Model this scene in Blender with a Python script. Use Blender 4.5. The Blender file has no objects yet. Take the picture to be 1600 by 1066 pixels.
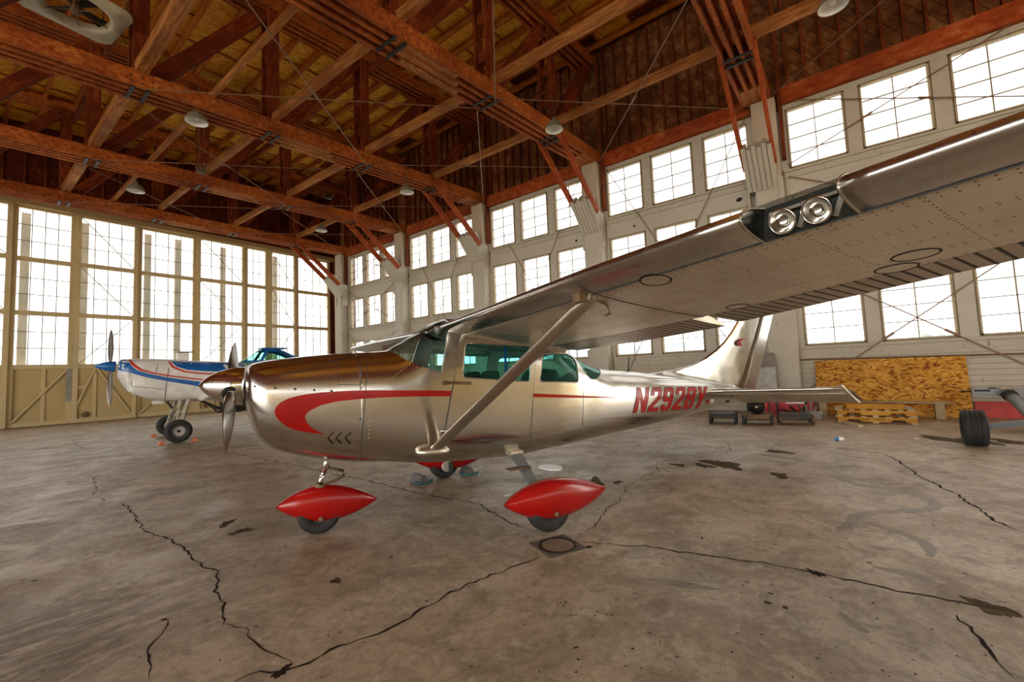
import bpy, bmesh, math, random
import numpy as np
from mathutils import Vector, Matrix

random.seed(11)
sc = bpy.context.scene
col = sc.collection

# ------------------------------------------------------------------ camera
CAM_H = 1.42
FPX = 671.909                       # focal length in pixels of the 1600 px wide frame
YAW, PIT, ROL = map(math.radians, (52.3442, 3.9838, -2.3452))
FW = Vector((math.sin(YAW) * math.cos(PIT), math.cos(YAW) * math.cos(PIT), math.sin(PIT)))
RT0 = Vector((math.cos(YAW), -math.sin(YAW), 0))
UP0 = RT0.cross(FW)
RT = RT0 * math.cos(ROL) + UP0 * math.sin(ROL)
UPV = UP0 * math.cos(ROL) - RT0 * math.sin(ROL)
EYE = Vector((0, 0, CAM_H))
cam_d = bpy.data.cameras.new('camera')
cam_d.sensor_fit = 'HORIZONTAL'
cam_d.sensor_width = 36
cam_d.lens = 36 * FPX / 1600
cam_d.clip_start = 0.05
cam_d.clip_end = 2000
cam = bpy.data.objects.new('camera', cam_d)
col.objects.link(cam)
cam.matrix_world = Matrix(((RT.x, UPV.x, -FW.x, EYE.x), (RT.y, UPV.y, -FW.y, EYE.y), (RT.z, UPV.z, -FW.z, EYE.z), (0, 0, 0, 1)))
sc.camera = cam

# ------------------------------------------------------------------ sky light and exposure
world = bpy.data.worlds.new('overcast_sky')
sc.world = world
world.use_nodes = True
bg = world.node_tree.nodes['Background']
bg.inputs['Color'].default_value = (1.0, 0.97, 0.90, 1)
bg.inputs['Strength'].default_value = 5.0
sc.view_settings.view_transform = 'Standard'
sc.view_settings.look = 'None'
sc.view_settings.exposure = 0.68
sc.view_settings.gamma = 1.0
sc.view_settings.use_curve_mapping = False
sc.cycles.use_denoising = True
sc.cycles.max_bounces = 8
sc.cycles.diffuse_bounces = 5
sc.cycles.glossy_bounces = 4
sc.cycles.transmission_bounces = 6
sc.cycles.transparent_max_bounces = 24
sc.cycles.sample_clamp_indirect = 8.0
sc.cycles.caustics_reflective = False
sc.cycles.caustics_refractive = False

# building measures (metres; camera stands at x=0 y=0)
WX = 13.857          # inner face of the window wall
DY = 25.68           # plane of the hangar doors
LX, RY = -20.46, -14.8   # far left wall, wall behind the camera
BAY = 5.3754
TY = [22.79, 17.41, 12.03, 6.65, 1.45]
COLY = [22.95, 17.41, 12.03, 6.65, 1.30, -4.09]
SAG = [0.02, 0.04, 0.062, 0.082, 0.082]
MIDX = -3.3
PX = [13.7, 10.9, 7.95, 5.1, 2.3, -0.5, -3.3]
def z_deck(x):
    return 12.95 - 0.055 * (WX - max(x, 2 * MIDX - x))
def z_bot(x, k):
    return 8.62 - SAG[k] * (13.5 - max(x, 2 * MIDX - x))

def portal(name, loc, rot, sx, sy):
    l = bpy.data.lights.new(name, 'AREA')
    l.shape = 'RECTANGLE'; l.size = sx; l.size_y = sy
    l.cycles.is_portal = True
    o = bpy.data.objects.new(name, l); col.objects.link(o)
    o.location = loc; o.rotation_euler = rot
    return o
H = math.pi / 2
portal('window_wall_portal', (WX + .32, 9.6, 5.0), (0, H, 0), 7.2, 27.5)
portal('door_portal', (5.5, DY + .45, 5.6), (-H, 0, 0), 18.5, 6.8)
portal('left_portal', (LX - .3, 0.5, 4.1), (0, -H, 0), 8.2, 28.5)
portal('rear_portal', (-3.0, RY - .3, 4.8), (H, 0, 0), 33.4, 2.2)

# ------------------------------------------------------------------ pixel helpers (photo frame 1600x1066)
def pray(x, y):
    return FW + RT * ((x - 800) / FPX) + UPV * ((533 - y) / FPX)
def on_z(x, y, z=0.0):
    r = pray(x, y); return EYE + r * ((z - CAM_H) / r.z)
def on_x(x, y, X):
    r = pray(x, y); return EYE + r * (X / r.x)
def on_y(x, y, Y):
    r = pray(x, y); return EYE + r * (Y / r.y)

# ------------------------------------------------------------------ materials
class NT:
    def __init__(s, name):
        s.m = bpy.data.materials.new(name); s.m.use_nodes = True
        s.t = s.m.node_tree; s.n = s.t.nodes; s.l = s.t.links
        s.b = s.n['Principled BSDF']; s.out = s.n['Material Output']
    def node(s, typ, **kw):
        n = s.n.new(typ)
        for k, v in kw.items():
            if k in n.inputs: n.inputs[k].default_value = v
            else: setattr(n, k, v)
        return n
    def link(s, a, b): s.l.new(a, b)
    def coords(s, kind='Object', scale=(1, 1, 1), rnd=True, rot=(0, 0, 0)):
        tc = s.node('ShaderNodeTexCoord'); mp = s.node('ShaderNodeMapping')
        mp.inputs['Scale'].default_value = scale
        mp.inputs['Rotation'].default_value = rot
        if kind == 'World':
            g = s.node('ShaderNodeNewGeometry'); s.link(g.outputs['Position'], mp.inputs['Vector'])
        else:
            s.link(tc.outputs[kind], mp.inputs['Vector'])
        if rnd:
            oi = s.node('ShaderNodeObjectInfo'); mu = s.node('ShaderNodeMath', operation='MULTIPLY'); mu.inputs[1].default_value = 57.0
            s.link(oi.outputs['Random'], mu.inputs[0]); s.link(mu.outputs[0], mp.inputs['Location'])
        return mp.outputs['Vector']
    def noise(s, vec, scale=1, detail=5, rough=.6, dist=0.0):
        n = s.node('ShaderNodeTexNoise'); n.inputs['Scale'].default_value = scale; n.inputs['Detail'].default_value = detail
        n.inputs['Roughness'].default_value = rough; n.inputs['Distortion'].default_value = dist
        s.link(vec, n.inputs['Vector']); return n.outputs['Fac']
    def ramp(s, fac, stops):
        r = s.node('ShaderNodeValToRGB'); e = r.color_ramp.elements
        while len(e) > 1: e.remove(e[-1])
        for i, (p, c) in enumerate(stops):
            el = e[0] if i == 0 else e.new(p)
            el.position = p; el.color = (c if len(c) == 4 else (*c, 1)) if not isinstance(c, (int, float)) else (c, c, c, 1)
        s.link(fac, r.inputs['Fac']); return r.outputs['Color']
    def mix(s, fac, a, b, mode='MIX'):
        m = s.node('ShaderNodeMix'); m.data_type = 'RGBA'; m.blend_type = mode
        for i, v in ((6, a), (7, b)):
            if isinstance(v, tuple): m.inputs[i].default_value = (*v, 1) if len(v) == 3 else v
            else: s.link(v, m.inputs[i])
        if isinstance(fac, (int, float)): m.inputs[0].default_value = fac
        else: s.link(fac, m.inputs[0])
        return m.outputs[2]
    def bump(s, h, strength=.3, dist=.01):
        b = s.node('ShaderNodeBump'); b.inputs['Strength'].default_value = strength; b.inputs['Distance'].default_value = dist
        s.link(h, b.inputs['Height']); s.link(b.outputs['Normal'], s.b.inputs['Normal'])
    def base(s, c):
        if isinstance(c, tuple): s.b.inputs['Base Color'].default_value = (*c, 1)
        else: s.link(c, s.b.inputs['Base Color'])
    def set(s, rough=None, metal=None, **kw):
        if rough is not None:
            if isinstance(rough, (int, float)): s.b.inputs['Roughness'].default_value = rough
            else: s.link(rough, s.b.inputs['Roughness'])
        if metal is not None: s.b.inputs['Metallic'].default_value = metal
        for k, v in kw.items(): s.b.inputs[k].default_value = v

def wood(name, dark, mid, light, sc_=(6, 5, 5), rough=.75, bumps=.25, spec=.25):
    t = NT(name); v = t.coords('Object', sc_)
    n = t.noise(v, 1.0, 7, .62, .5)
    n2 = t.noise(t.coords('World', (.7, .7, .7), rnd=False), 1.0, 4, .6)
    c = t.ramp(n, [(.28, dark), (.5, mid), (.72, light)])
    c = t.mix(t.ramp(n2, [(.35, .0), (.62, .7)]), c, dark)
    t.base(c); t.set(rough, 0); t.b.inputs['Specular IOR Level'].default_value = spec
    t.bump(n, bumps, .02); return t.m
def plain(name, c, rough=.5, metal=0, var=.12, scale=3.0, bumps=0.0, coord='World', spec=.5):
    t = NT(name); v = t.coords(coord, (1, 1, 1), rnd=False)
    n = t.noise(v, scale, 6, .65, .2)
    d = tuple(max(0, x * (1 - 2 * var)) for x in c); l = tuple(min(1, x * (1 + var)) for x in c)
    t.base(t.ramp(n, [(.3, d), (.65, l)])); t.set(rough, metal); t.b.inputs['Specular IOR Level'].default_value = spec
    if bumps: t.bump(n, bumps, .01)
    return t.m

MAT = {}
MAT['chord'] = wood('chord_timber', (.16, .022, .003), (.48, .115, .015), (.72, .27, .05), (60, 4, 4))
MAT['web'] = wood('web_timber', (.085, .010, .0015), (.25, .040, .006), (.44, .11, .018), (8, 4, 4))
MAT['strut'] = wood('strut_timber', (.20, .060, .012), (.48, .185, .045), (.70, .38, .14), (10, 4, 4))
MAT['purlin'] = wood('purlin_timber', (.24, .050, .006), (.52, .150, .018), (.68, .26, .04), (14, 3, 3))
MAT['sheathing'] = wood('sheathing_timber', (.060, .018, .006), (.27, .095, .026), (.50, .25, .10), (5, 3, 3))
MAT['stud'] = wood('stud_timber', (.085, .014, .003), (.24, .048, .009), (.36, .11, .025), (8, 4, 4))
MAT['header'] = wood('header_timber', (.22, .035, .006), (.48, .085, .014), (.60, .24, .08), (16, 3, 3))
MAT['gable'] = wood('gable_timber', (.055, .010, .003), (.18, .032, .008), (.28, .07, .018), (6, 3, 3))
MAT['plank'] = wood('plank_timber', (.22, .15, .08), (.42, .31, .18), (.58, .46, .30), (8, 4, 4))
MAT['pallet'] = wood('pallet_timber', (.42, .18, .02), (.68, .34, .05), (.80, .48, .12), (6, 3, 3))
MAT['pallet_slat'] = wood('pallet_slat_timber', (.45, .33, .18), (.68, .54, .34), (.80, .68, .5), (6, 3, 3))

def painted_wood(name, c, chip=.60, dirt=(.20, .15, .09)):
    t = NT(name)
    vw = t.coords('World', (1, 1, 1), rnd=False)
    n = t.noise(vw, 2.2, 8, .7, .3)
    n2 = t.noise(t.coords('World', (5, 5, 1.1), rnd=False), 3.0, 6, .7, .4)
    n3 = t.noise(vw, .6, 4, .6)
    base = t.mix(t.ramp(n, [(.35, 0.), (.75, .38)]), c, tuple(x * .62 for x in c))
    base = t.mix(t.ramp(n3, [(.45, 0.), (.8, .4)]), base, (.42, .35, .24))
    base = t.mix(t.ramp(n2, [(chip, 0.), (chip + .05, .75)]), base, dirt)
    t.base(base); t.set(.6); t.bump(n, .15, .01); return t.m
MAT['white'] = painted_wood('white_paint', (.57, .52, .43), .63)
MAT['white_worn'] = painted_wood('worn_white_paint', (.53, .475, .375), .605)
MAT['putty'] = painted_wood('yellowed_putty', (.52, .42, .25), .60)
MAT['cream_pillar'] = painted_wood('pillar_paint', (.60, .50, .37), .63, (.36, .20, .08))
MAT['cream'] = painted_wood('cream_steel', (.66, .52, .27), .68, (.30, .22, .10))
MAT['cream_sheet'] = painted_wood('cream_sheet', (.56, .42, .19), .72, (.36, .27, .12))
MAT['muntin'] = plain('muntin_paint', (.34, .28, .17), .6)
MAT['rod'] = plain('rod_steel', (.24, .13, .07), .5, .4)
MAT['iron'] = plain('dark_iron', (.035, .028, .024), .5, .6)
MAT['black'] = plain('black_plastic', (.012, .012, .012), .6, spec=.25)
MAT['rubber'] = plain('tyre_rubber', (.022, .021, .020), .75, 0, .2, 20, .2)
MAT['rubber_grey'] = plain('worn_rubber', (.045, .044, .042), .8, 0, .2, 20, .2)
MAT['hub'] = plain('wheel_hub_paint', (.46, .43, .38), .5)
MAT['steel_leg'] = plain('leg_paint', (.52, .48, .40), .5, .1, .3, 12)
MAT['lamp_out'] = plain('lamp_enamel_outside', (.20, .18, .12), .4)
MAT['lamp_in'] = plain('lamp_enamel_inside', (.86, .86, .84), .35, 0, .03)
MAT['fan'] = plain('fan_enamel', (.66, .62, .46), .45)
MAT['white_plastic'] = plain('white_foam', (.93, .92, .90), .4, 0, .02)
MAT['teal'] = plain('teal_rope', (.03, .16, .18), .7)
MAT['chock'] = plain('grey_chock', (.11, .105, .10), .6)
MAT['orange'] = plain('orange_chock', (.62, .16, .05), .6)
MAT['blue_plastic'] = plain('blue_plastic', (.03, .25, .62), .35)
MAT['red_paint'] = plain('red_gloss_paint', (.40, .006, .005), .22, 0, .08, 4)
MAT['red_junk'] = plain('dull_red_paint', (.48, .022, .018), .5, 0, .2, 4)
MAT['galv'] = plain('galvanised_sheet', (.34, .33, .29), .5, .35, .2, 3)
MAT['grey_paint'] = plain('grey_machine_paint', (.19, .195, .20), .45, .1, .15, 4)
MAT['grey_dark'] = plain('dark_grey_paint', (.06, .065, .07), .4, .3)
MAT['brown_iron'] = plain('rusty_frame', (.18, .11, .055), .7, .1, .3, 5)
MAT['liner'] = plain('cabin_liner_fabric', (.52, .52, .48), .8)
MAT['olive'] = plain('olive_seat', (.10, .11, .085), .7, 0, .2, 8)
MAT['cabin_dark'] = plain('cabin_trim', (.05, .055, .055), .7)
MAT['blue_strap'] = plain('blue_strap', (.015, .13, .50), .6)

def aluminium(name, c, r0, r1, dirt=(.32, .27, .2), damt=.25, wav=.06, scale=1.3):
    t = NT(name); v = t.coords('Object', (1, 1, 1), rnd=False)
    n = t.noise(v, scale, 6, .6, .4); n2 = t.noise(v, 9, 6, .65); n3 = t.noise(v, 2.6, 5, .6, .6)
    base = t.mix(t.ramp(n, [(.45, 0.), (.8, damt)]), c, dirt)
    base = t.mix(t.ramp(n2, [(.55, 0.), (.75, damt * .5)]), base, tuple(x * .6 for x in c))
    t.base(base); t.set(t.ramp(n3, [(.3, r0), (.75, r1)]), 1.0)
    t.bump(t.noise(v, 5.5, 2, .5), wav, .02); return t.m
MAT['alu'] = aluminium('polished_aluminium', (.66, .635, .59), .12, .28)
MAT['alu_cowl'] = aluminium('cowling_aluminium', (.66, .635, .60), .16, .30, (.4, .34, .27), .2, .03)
MAT['alu_dull'] = aluminium('weathered_aluminium', (.88, .82, .70), .34, .55, (.46, .37, .25), .6, .05, 2.0)
MAT['alu_brush'] = aluminium('brushed_leading_edge', (.62, .60, .57), .20, .32, (.35, .31, .25), .2, .02)
MAT['alu_ctl'] = aluminium('control_surface_aluminium', (.58, .53, .44), .35, .5, (.22, .17, .11), .6, .03, 2.5)
MAT['chrome'] = aluminium('chrome', (.86, .84, .82), .05, .12, (.5, .45, .4), .1, .01)
MAT['spinner'] = aluminium('spinner_metal', (.80, .77, .74), .06, .14, (.5, .42, .35), .15, .02)
MAT['blade'] = aluminium('blade_metal', (.40, .38, .36), .28, .42, (.2, .17, .14), .3, .01)

def glass(name, tint, gl=.12, rough=.03, dirt=0.0):
    t = NT(name); t.n.remove(t.b)
    tr = t.node('ShaderNodeBsdfTransparent'); tr.inputs['Color'].default_value = (*tint, 1)
    g = t.node('ShaderNodeBsdfGlossy'); g.inputs['Roughness'].default_value = rough
    lw = t.node('ShaderNodeLayerWeight'); lw.inputs['Blend'].default_value = gl
    mx = t.node('ShaderNodeMixShader')
    fk = t.node('ShaderNodeMath', operation='MULTIPLY'); fk.inputs[1].default_value = .55; t.link(lw.outputs['Fresnel'], fk.inputs[0])
    t.link(fk.outputs[0], mx.inputs[0]); t.link(tr.outputs[0], mx.inputs[1]); t.link(g.outputs[0], mx.inputs[2])
    last = mx.outputs[0]
    if dirt:
        # grime film: scatters daylight, thicker in blotches and along pane edges
        d = t.node('ShaderNodeBsdfTranslucent'); d.inputs['Color'].default_value = (.80, .80, .78, 1)
        v = t.coords('World', (1, 1, 1), rnd=False); n = t.noise(v, 1.6, 6, .65, .5)
        m2 = t.node('ShaderNodeMixShader')
        t.link(t.ramp(n, [(.25, dirt * .3), (.7, dirt)]), m2.inputs[0]); t.link(last, m2.inputs[1]); t.link(d.outputs[0], m2.inputs[2]); last = m2.outputs[0]
    t.link(last, t.out.inputs['Surface']); return t.m
MAT['pane'] = glass('dusty_window_glass', (.30, .305, .315), .05, .05, .06)
MAT['pane_clear'] = glass('clear_window_glass', (.34, .35, .365), .05, .03, .02)
MAT['cabin_glass'] = glass('teal_cabin_glass', (.62, .88, .84), .14)
MAT['windshield'] = glass('windshield_glass', (.80, .85, .83), .10)
MAT['lens'] = glass('landing_light_cover', (.86, .86, .84), .16)

def osb(name, base, dark, light, sc_=14):
    t = NT(name)
    v = t.coords('Object', (1, 1, 1), rnd=True)
    vo = t.node('ShaderNodeTexVoronoi'); vo.inputs['Scale'].default_value = sc_; vo.inputs['Randomness'].default_value = 1
    mp = t.node('ShaderNodeMapping'); mp.inputs['Scale'].default_value = (1, .9, 3.0)
    nz = t.node('ShaderNodeTexNoise'); nz.inputs['Scale'].default_value = 5; nz.inputs['Detail'].default_value = 3
    t.link(v, nz.inputs['Vector'])
    ad = t.node('ShaderNodeMix'); ad.data_type = 'RGBA'; ad.blend_type = 'LINEAR_LIGHT'; ad.inputs[0].default_value = .12
    t.link(v, ad.inputs[6]); t.link(nz.outputs['Color'], ad.inputs[7]); t.link(ad.outputs[2], mp.inputs['Vector'])
    t.link(mp.outputs['Vector'], vo.inputs['Vector'])
    sep = t.node('ShaderNodeSeparateColor'); t.link(vo.outputs['Color'], sep.inputs[0])
    c = t.ramp(sep.outputs[0], [(.05, dark), (.35, base), (.9, light)])
    n2 = t.noise(v, 3, 5, .6); c = t.mix(t.ramp(n2, [(.4, 0.), (.75, .45)]), c, dark)
    t.base(c); t.set(.7); t.bump(sep.outputs[1], .2, .005); t.b.inputs['Specular IOR Level'].default_value = .2
    return t.m
MAT['roof_osb'] = osb('roof_strand_board', (.84, .42, .035), (.62, .24, .015), (.92, .56, .08), 16)
MAT['wall_osb'] = osb('wall_strand_board', (.55, .24, .02), (.20, .045, .004), (.70, .40, .08), 15)

def concrete():
    t = NT('concrete_floor')
    v = t.coords('World', (1, 1, 1), rnd=False)
    n1 = t.noise(v, .35, 7, .62, .6); n2 = t.noise(v, 1.7, 8, .68, .8); n3 = t.noise(v, 9, 6, .7); n4 = t.noise(v, .9, 5, .6, 1.6)
    c = t.ramp(n1, [(.30, (.34, .268, .180)), (.52, (.50, .402, .282)), (.72, (.64, .537, .402))])
    c = t.mix(t.ramp(n2, [(.42, .0), (.68, .62)]), c, (.155, .118, .082))
    c = t.mix(t.ramp(n4, [(.60, 0.), (.70, .5)]), c, (.12, .093, .066))
    c = t.mix(t.ramp(n3, [(.60, 0.), (.72, .45)]), c, (.14, .11, .08))
    n5 = t.noise(v, .55, 8, .72, 1.1)
    c = t.mix(t.ramp(n5, [(.52, 0.), (.64, .45)]), c, (.62, .55, .44))
    n6 = t.noise(v, 22, 4, .7)
    c = t.mix(t.ramp(n6, [(.35, .35), (.55, 0.)]), c, (.16, .12, .08))
    n7 = t.noise(v, 3.6, 8, .75, 1.4)
    c = t.mix(t.ramp(n7, [(.50, 0.), (.60, .5)]), c, (.19, .145, .095))
    n8 = t.noise(v, 5.2, 8, .75, .8)
    c = t.mix(t.ramp(n8, [(.54, 0.), (.64, .4)]), c, (.66, .58, .46))
    # oily swirl at the near left corner (a stain with its own outline)
    vs = t.coords('World', (.55, 1.7, 1), rnd=False, rot=(0, 0, .55))
    ns = t.noise(vs, 1.5, 6, .6, 2.6)
    g = t.node('ShaderNodeNewGeometry'); vd = t.node('ShaderNodeVectorMath', operation='DISTANCE')
    t.link(g.outputs['Position'], vd.inputs[0]); vd.inputs[1].default_value = (.42, 3.75, 0)
    mr = t.node('ShaderNodeMapRange'); mr.inputs[1].default_value = .35; mr.inputs[2].default_value = .95; mr.inputs[3].default_value = .85; mr.inputs[4].default_value = 0
    t.link(vd.outputs['Value'], mr.inputs[0])
    mm = t.node('ShaderNodeMath', operation='MULTIPLY'); t.link(mr.outputs[0], mm.inputs[0])
    sw = t.ramp(ns, [(.40, .0), (.50, 1.), (.58, .2), (.66, 1.)]); sep = t.node('ShaderNodeSeparateColor'); t.link(sw, sep.inputs[0]); t.link(sep.outputs[0], mm.inputs[1])
    c = t.mix(mm.outputs[0], c, (.12, .095, .065))
    # specks of dirt
    vo = t.node('ShaderNodeTexVoronoi'); vo.inputs['Scale'].default_value = 4.5; t.link(v, vo.inputs['Vector'])
    c = t.mix(t.ramp(vo.outputs['Distance'], [(.045, .85), (.075, 0.)]), c, (.06, .05, .04))
    t.base(c)
    t.set(t.ramp(n2, [(.3, .32), (.7, .60)]), 0); t.b.inputs['Specular IOR Level'].default_value = .30
    t.bump(n3, .12, .01); return t.m
MAT['concrete'] = concrete()
MAT['crack'] = plain('crack_shadow', (.035, .028, .022), .9, spec=.05)
MAT['joint'] = plain('floor_joint', (.12, .10, .08), .9)
MAT['stain'] = plain('oil_stain', (.105, .075, .038), .8, 0, .4, 9, spec=.1)
MAT['damp'] = plain('damp_patch', (.225, .178, .12), .45, 0, .2, 6)
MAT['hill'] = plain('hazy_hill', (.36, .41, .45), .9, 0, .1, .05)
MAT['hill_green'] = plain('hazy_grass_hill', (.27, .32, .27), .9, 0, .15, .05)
MAT['outside_ground'] = plain('pale_apron', (.78, .74, .66), .9, 0, .1, .2)  # ground colour raised to bounce extra light up to the roof
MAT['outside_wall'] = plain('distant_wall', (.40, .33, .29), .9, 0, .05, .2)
MAT['outer_post'] = plain('outer_post_paint', (.75, .72, .64), .7)

# ------------------------------------------------------------------ geometry helpers
WM = {}
def wmat(o): return WM.get(o.name, Matrix.Identity(4))
def put(o, parent=None, m=None):
    col.objects.link(o)
    m = m or Matrix.Identity(4)
    if parent is not None:
        o.parent = parent
        o.matrix_parent_inverse = wmat(parent).inverted()
    o.matrix_basis = m
    WM[o.name] = m
    return o
def tag(o, label=None, cat=None, group=None, kind=None):
    if label: o['label'] = label
    if cat: o['category'] = cat
    if group: o['group'] = group
    if kind: o['kind'] = kind
    return o
def empty(name, loc=(0, 0, 0), rz=0.0, **kw):
    o = bpy.data.objects.new(name, None); o.empty_display_size = .2
    put(o, None, Matrix.Translation(Vector(loc)) @ Matrix.Rotation(rz, 4, 'Z'))
    return tag(o, **kw) if kw else o
def mesh(name, verts, faces, mat, parent=None, smooth=False, local=False):
    """verts in world space, or in the parent's space when local"""
    me = bpy.data.meshes.new(name)
    me.from_pydata([tuple(v) for v in verts], [], faces)
    me.materials.append(MAT[mat] if isinstance(mat, str) else mat)
    if smooth: me.shade_smooth()
    me.update()
    o = bpy.data.objects.new(name, me)
    if local and parent is not None:
        col.objects.link(o); o.parent = parent; WM[o.name] = wmat(parent).copy()
        return o
    return put(o, parent)
_cubes = {}
CV = [(-.5, -.5, -.5), (.5, -.5, -.5), (.5, .5, -.5), (-.5, .5, -.5), (-.5, -.5, .5), (.5, -.5, .5), (.5, .5, .5), (-.5, .5, .5)]
CF = [(0, 3, 2, 1), (4, 5, 6, 7), (0, 1, 5, 4), (1, 2, 6, 5), (2, 3, 7, 6), (3, 0, 4, 7)]
def cube_data(mat):
    if mat not in _cubes:
        me = bpy.data.meshes.new('board_' + mat); me.from_pydata(CV, [], CF); me.materials.append(MAT[mat]); me.update(); _cubes[mat] = me
    return _cubes[mat]
def beam(name, p, q, w, h, mat, parent=None, up=(0, 0, 1)):
    """straight board from p to q, w across, h along up; shares one block mesh per material"""
    p, q = Vector(p), Vector(q); x = q - p; L = x.length; x.normalize()
    up = Vector(up); z = up - x * up.dot(x)
    if z.length < 1e-4: z = Vector((1, 0, 0)) - x * x.x
    z.normalize(); y = z.cross(x); c = (p + q) / 2
    m = Matrix(((x.x * L, y.x * w, z.x * h, c.x), (x.y * L, y.y * w, z.y * h, c.y), (x.z * L, y.z * w, z.z * h, c.z), (0, 0, 0, 1)))
    return put(bpy.data.objects.new(name, cube_data(mat)), parent, m)
def block(name, x0, x1, y0, y1, z0, z1, mat, parent=None):
    """axis-aligned board; its long side becomes the grain direction"""
    d = (x1 - x0, y1 - y0, z1 - z0); c = Vector(((x0 + x1) / 2, (y0 + y1) / 2, (z0 + z1) / 2))
    a = max(range(3), key=lambda i: d[i])
    if a == 0: return beam(name, (x0, c.y, c.z), (x1, c.y, c.z), d[1], d[2], mat, parent)
    if a == 1: return beam(name, (c.x, y0, c.z), (c.x, y1, c.z), d[0], d[2], mat, parent)
    return beam(name, (c.x, c.y, z0), (c.x, c.y, z1), d[1], d[0], mat, parent, up=(1, 0, 0))

class MB:
    def __init__(s): s.v = []; s.f = []
    def add(s, vs, fs):
        o = len(s.v); s.v += [tuple(v) for v in vs]; s.f += [tuple(i + o for i in f) for f in fs]; return s
    def box(s, x0, x1, y0, y1, z0, z1):
        return s.add([(x0, y0, z0), (x1, y0, z0), (x1, y1, z0), (x0, y1, z0), (x0, y0, z1), (x1, y0, z1), (x1, y1, z1), (x0, y1, z1)], CF)
    def bar(s, p, q, w, h, up=(0, 0, 1)):
        p, q = Vector(p), Vector(q); x = (q - p).normalized(); up = Vector(up); z = up - x * up.dot(x)
        if z.length < 1e-4: z = Vector((1, 0, 0)) - x * x.x
        z.normalize(); y = z.cross(x)
        vs = [e + y * (a * w / 2) + z * (b * h / 2) for b in (-1, 1) for e, a in ((p, -1), (q, -1), (q, 1), (p, 1))]
        return s.add(vs, CF)
    def tube(s, pts, r, n=10, caps=True, ry=None, upv=(0, 0, 1)):
        pts = [Vector(p) for p in pts]; rs = r if isinstance(r, (list, tuple)) else [r] * len(pts); o = len(s.v); k = len(pts)
        for i, p in enumerate(pts):
            d = (pts[min(i + 1, k - 1)] - pts[max(i - 1, 0)]).normalized(); u = Vector(upv)
            a = u - d * u.dot(d)
            if a.length < 1e-3: a = Vector((1, 0, 0)) - d * d.x
            a.normalize(); b = d.cross(a)
            for j in range(n):
                t = 2 * math.pi * j / n
                s.v.append(tuple(p + a * (math.cos(t) * rs[i]) + b * (math.sin(t) * (rs[i] if ry is None else rs[i] * ry))))
        for i in range(k - 1):
            for j in range(n):
                s.f.append((o + i * n + j, o + i * n + (j + 1) % n, o + (i + 1) * n + (j + 1) % n, o + (i + 1) * n + j))
        if caps:
            s.f.append(tuple(o + j for j in range(n))[::-1]); s.f.append(tuple(o + (k - 1) * n + j for j in range(n)))
        return s
    def lathe(s, prof, c, axis, n=24, close=False):
        """prof: (radius, height along axis)"""
        c = Vector(c); ax = Vector(axis).normalized(); a = Vector((0, 0, 1)) if abs(ax.z) < .9 else Vector((1, 0, 0))
        a = (a - ax * a.dot(ax)).normalized(); b = ax.cross(a); o = len(s.v)
        for r, h in prof:
            for j in range(n):
                t = 2 * math.pi * j / n; s.v.append(tuple(c + ax * h + (a * math.cos(t) + b * math.sin(t)) * r))
        m = len(prof)
        for i in range(m - 1 + (1 if close else 0)):
            for j in range(n):
                i2 = (i + 1) % m
                s.f.append((o + i * n + j, o + i * n + (j + 1) % n, o + i2 * n + (j + 1) % n, o + i2 * n + j))
        return s
    def obj(s, name, mat, parent=None, smooth=False, local=False):
        return mesh(name, s.v, s.f, mat, parent, smooth, local)

def clip_poly(poly, ax, val, keep_less):
    out = []
    for i, p in enumerate(poly):
        q = poly[(i + 1) % len(poly)]
        a = (p[ax] <= val) if keep_less else (p[ax] >= val); b = (q[ax] <= val) if keep_less else (q[ax] >= val)
        if a: out.append(p)
        if a != b:
            t = (val - p[ax]) / (q[ax] - p[ax]); out.append(tuple(p[i2] + (q[i2] - p[i2]) * t for i2 in range(len(p))))
    return out
def prism(poly2, f, thick_vec):
    """solid from a flat outline: f maps 2-D to world, extruded by thick_vec"""
    tv = Vector(thick_vec); n = len(poly2)
    a = [Vector(f(p)) for p in poly2]; b = [p + tv for p in a]
    fs = [tuple(range(n))[::-1], tuple(range(n, 2 * n))] + [(i, (i + 1) % n, n + (i + 1) % n, n + i) for i in range(n)]
    return [tuple(p) for p in a + b], fs

ORD = ['first', 'second', 'third', 'fourth', 'fifth', 'sixth', 'seventh', 'eighth', 'ninth', 'tenth']

# ------------------------------------------------------------------ floor, ceiling deck, outer walls
floor = mesh('floor', *(lambda m: (m.v, m.f))(MB().box(LX - .3, 16.2, RY - .3, DY + .5, -.25, 0)), 'concrete')
tag(floor, 'stained and cracked bare concrete hangar floor', 'floor', kind='structure')
apron = mesh('outside_ground', [(-300, -300, -.3), (600, -300, -.3), (600, 600, -.3), (-300, 600, -.3)], [(0, 1, 2, 3)], 'outside_ground')
tag(apron, 'pale open ground outside the hangar windows', 'ground', kind='structure')

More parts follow.
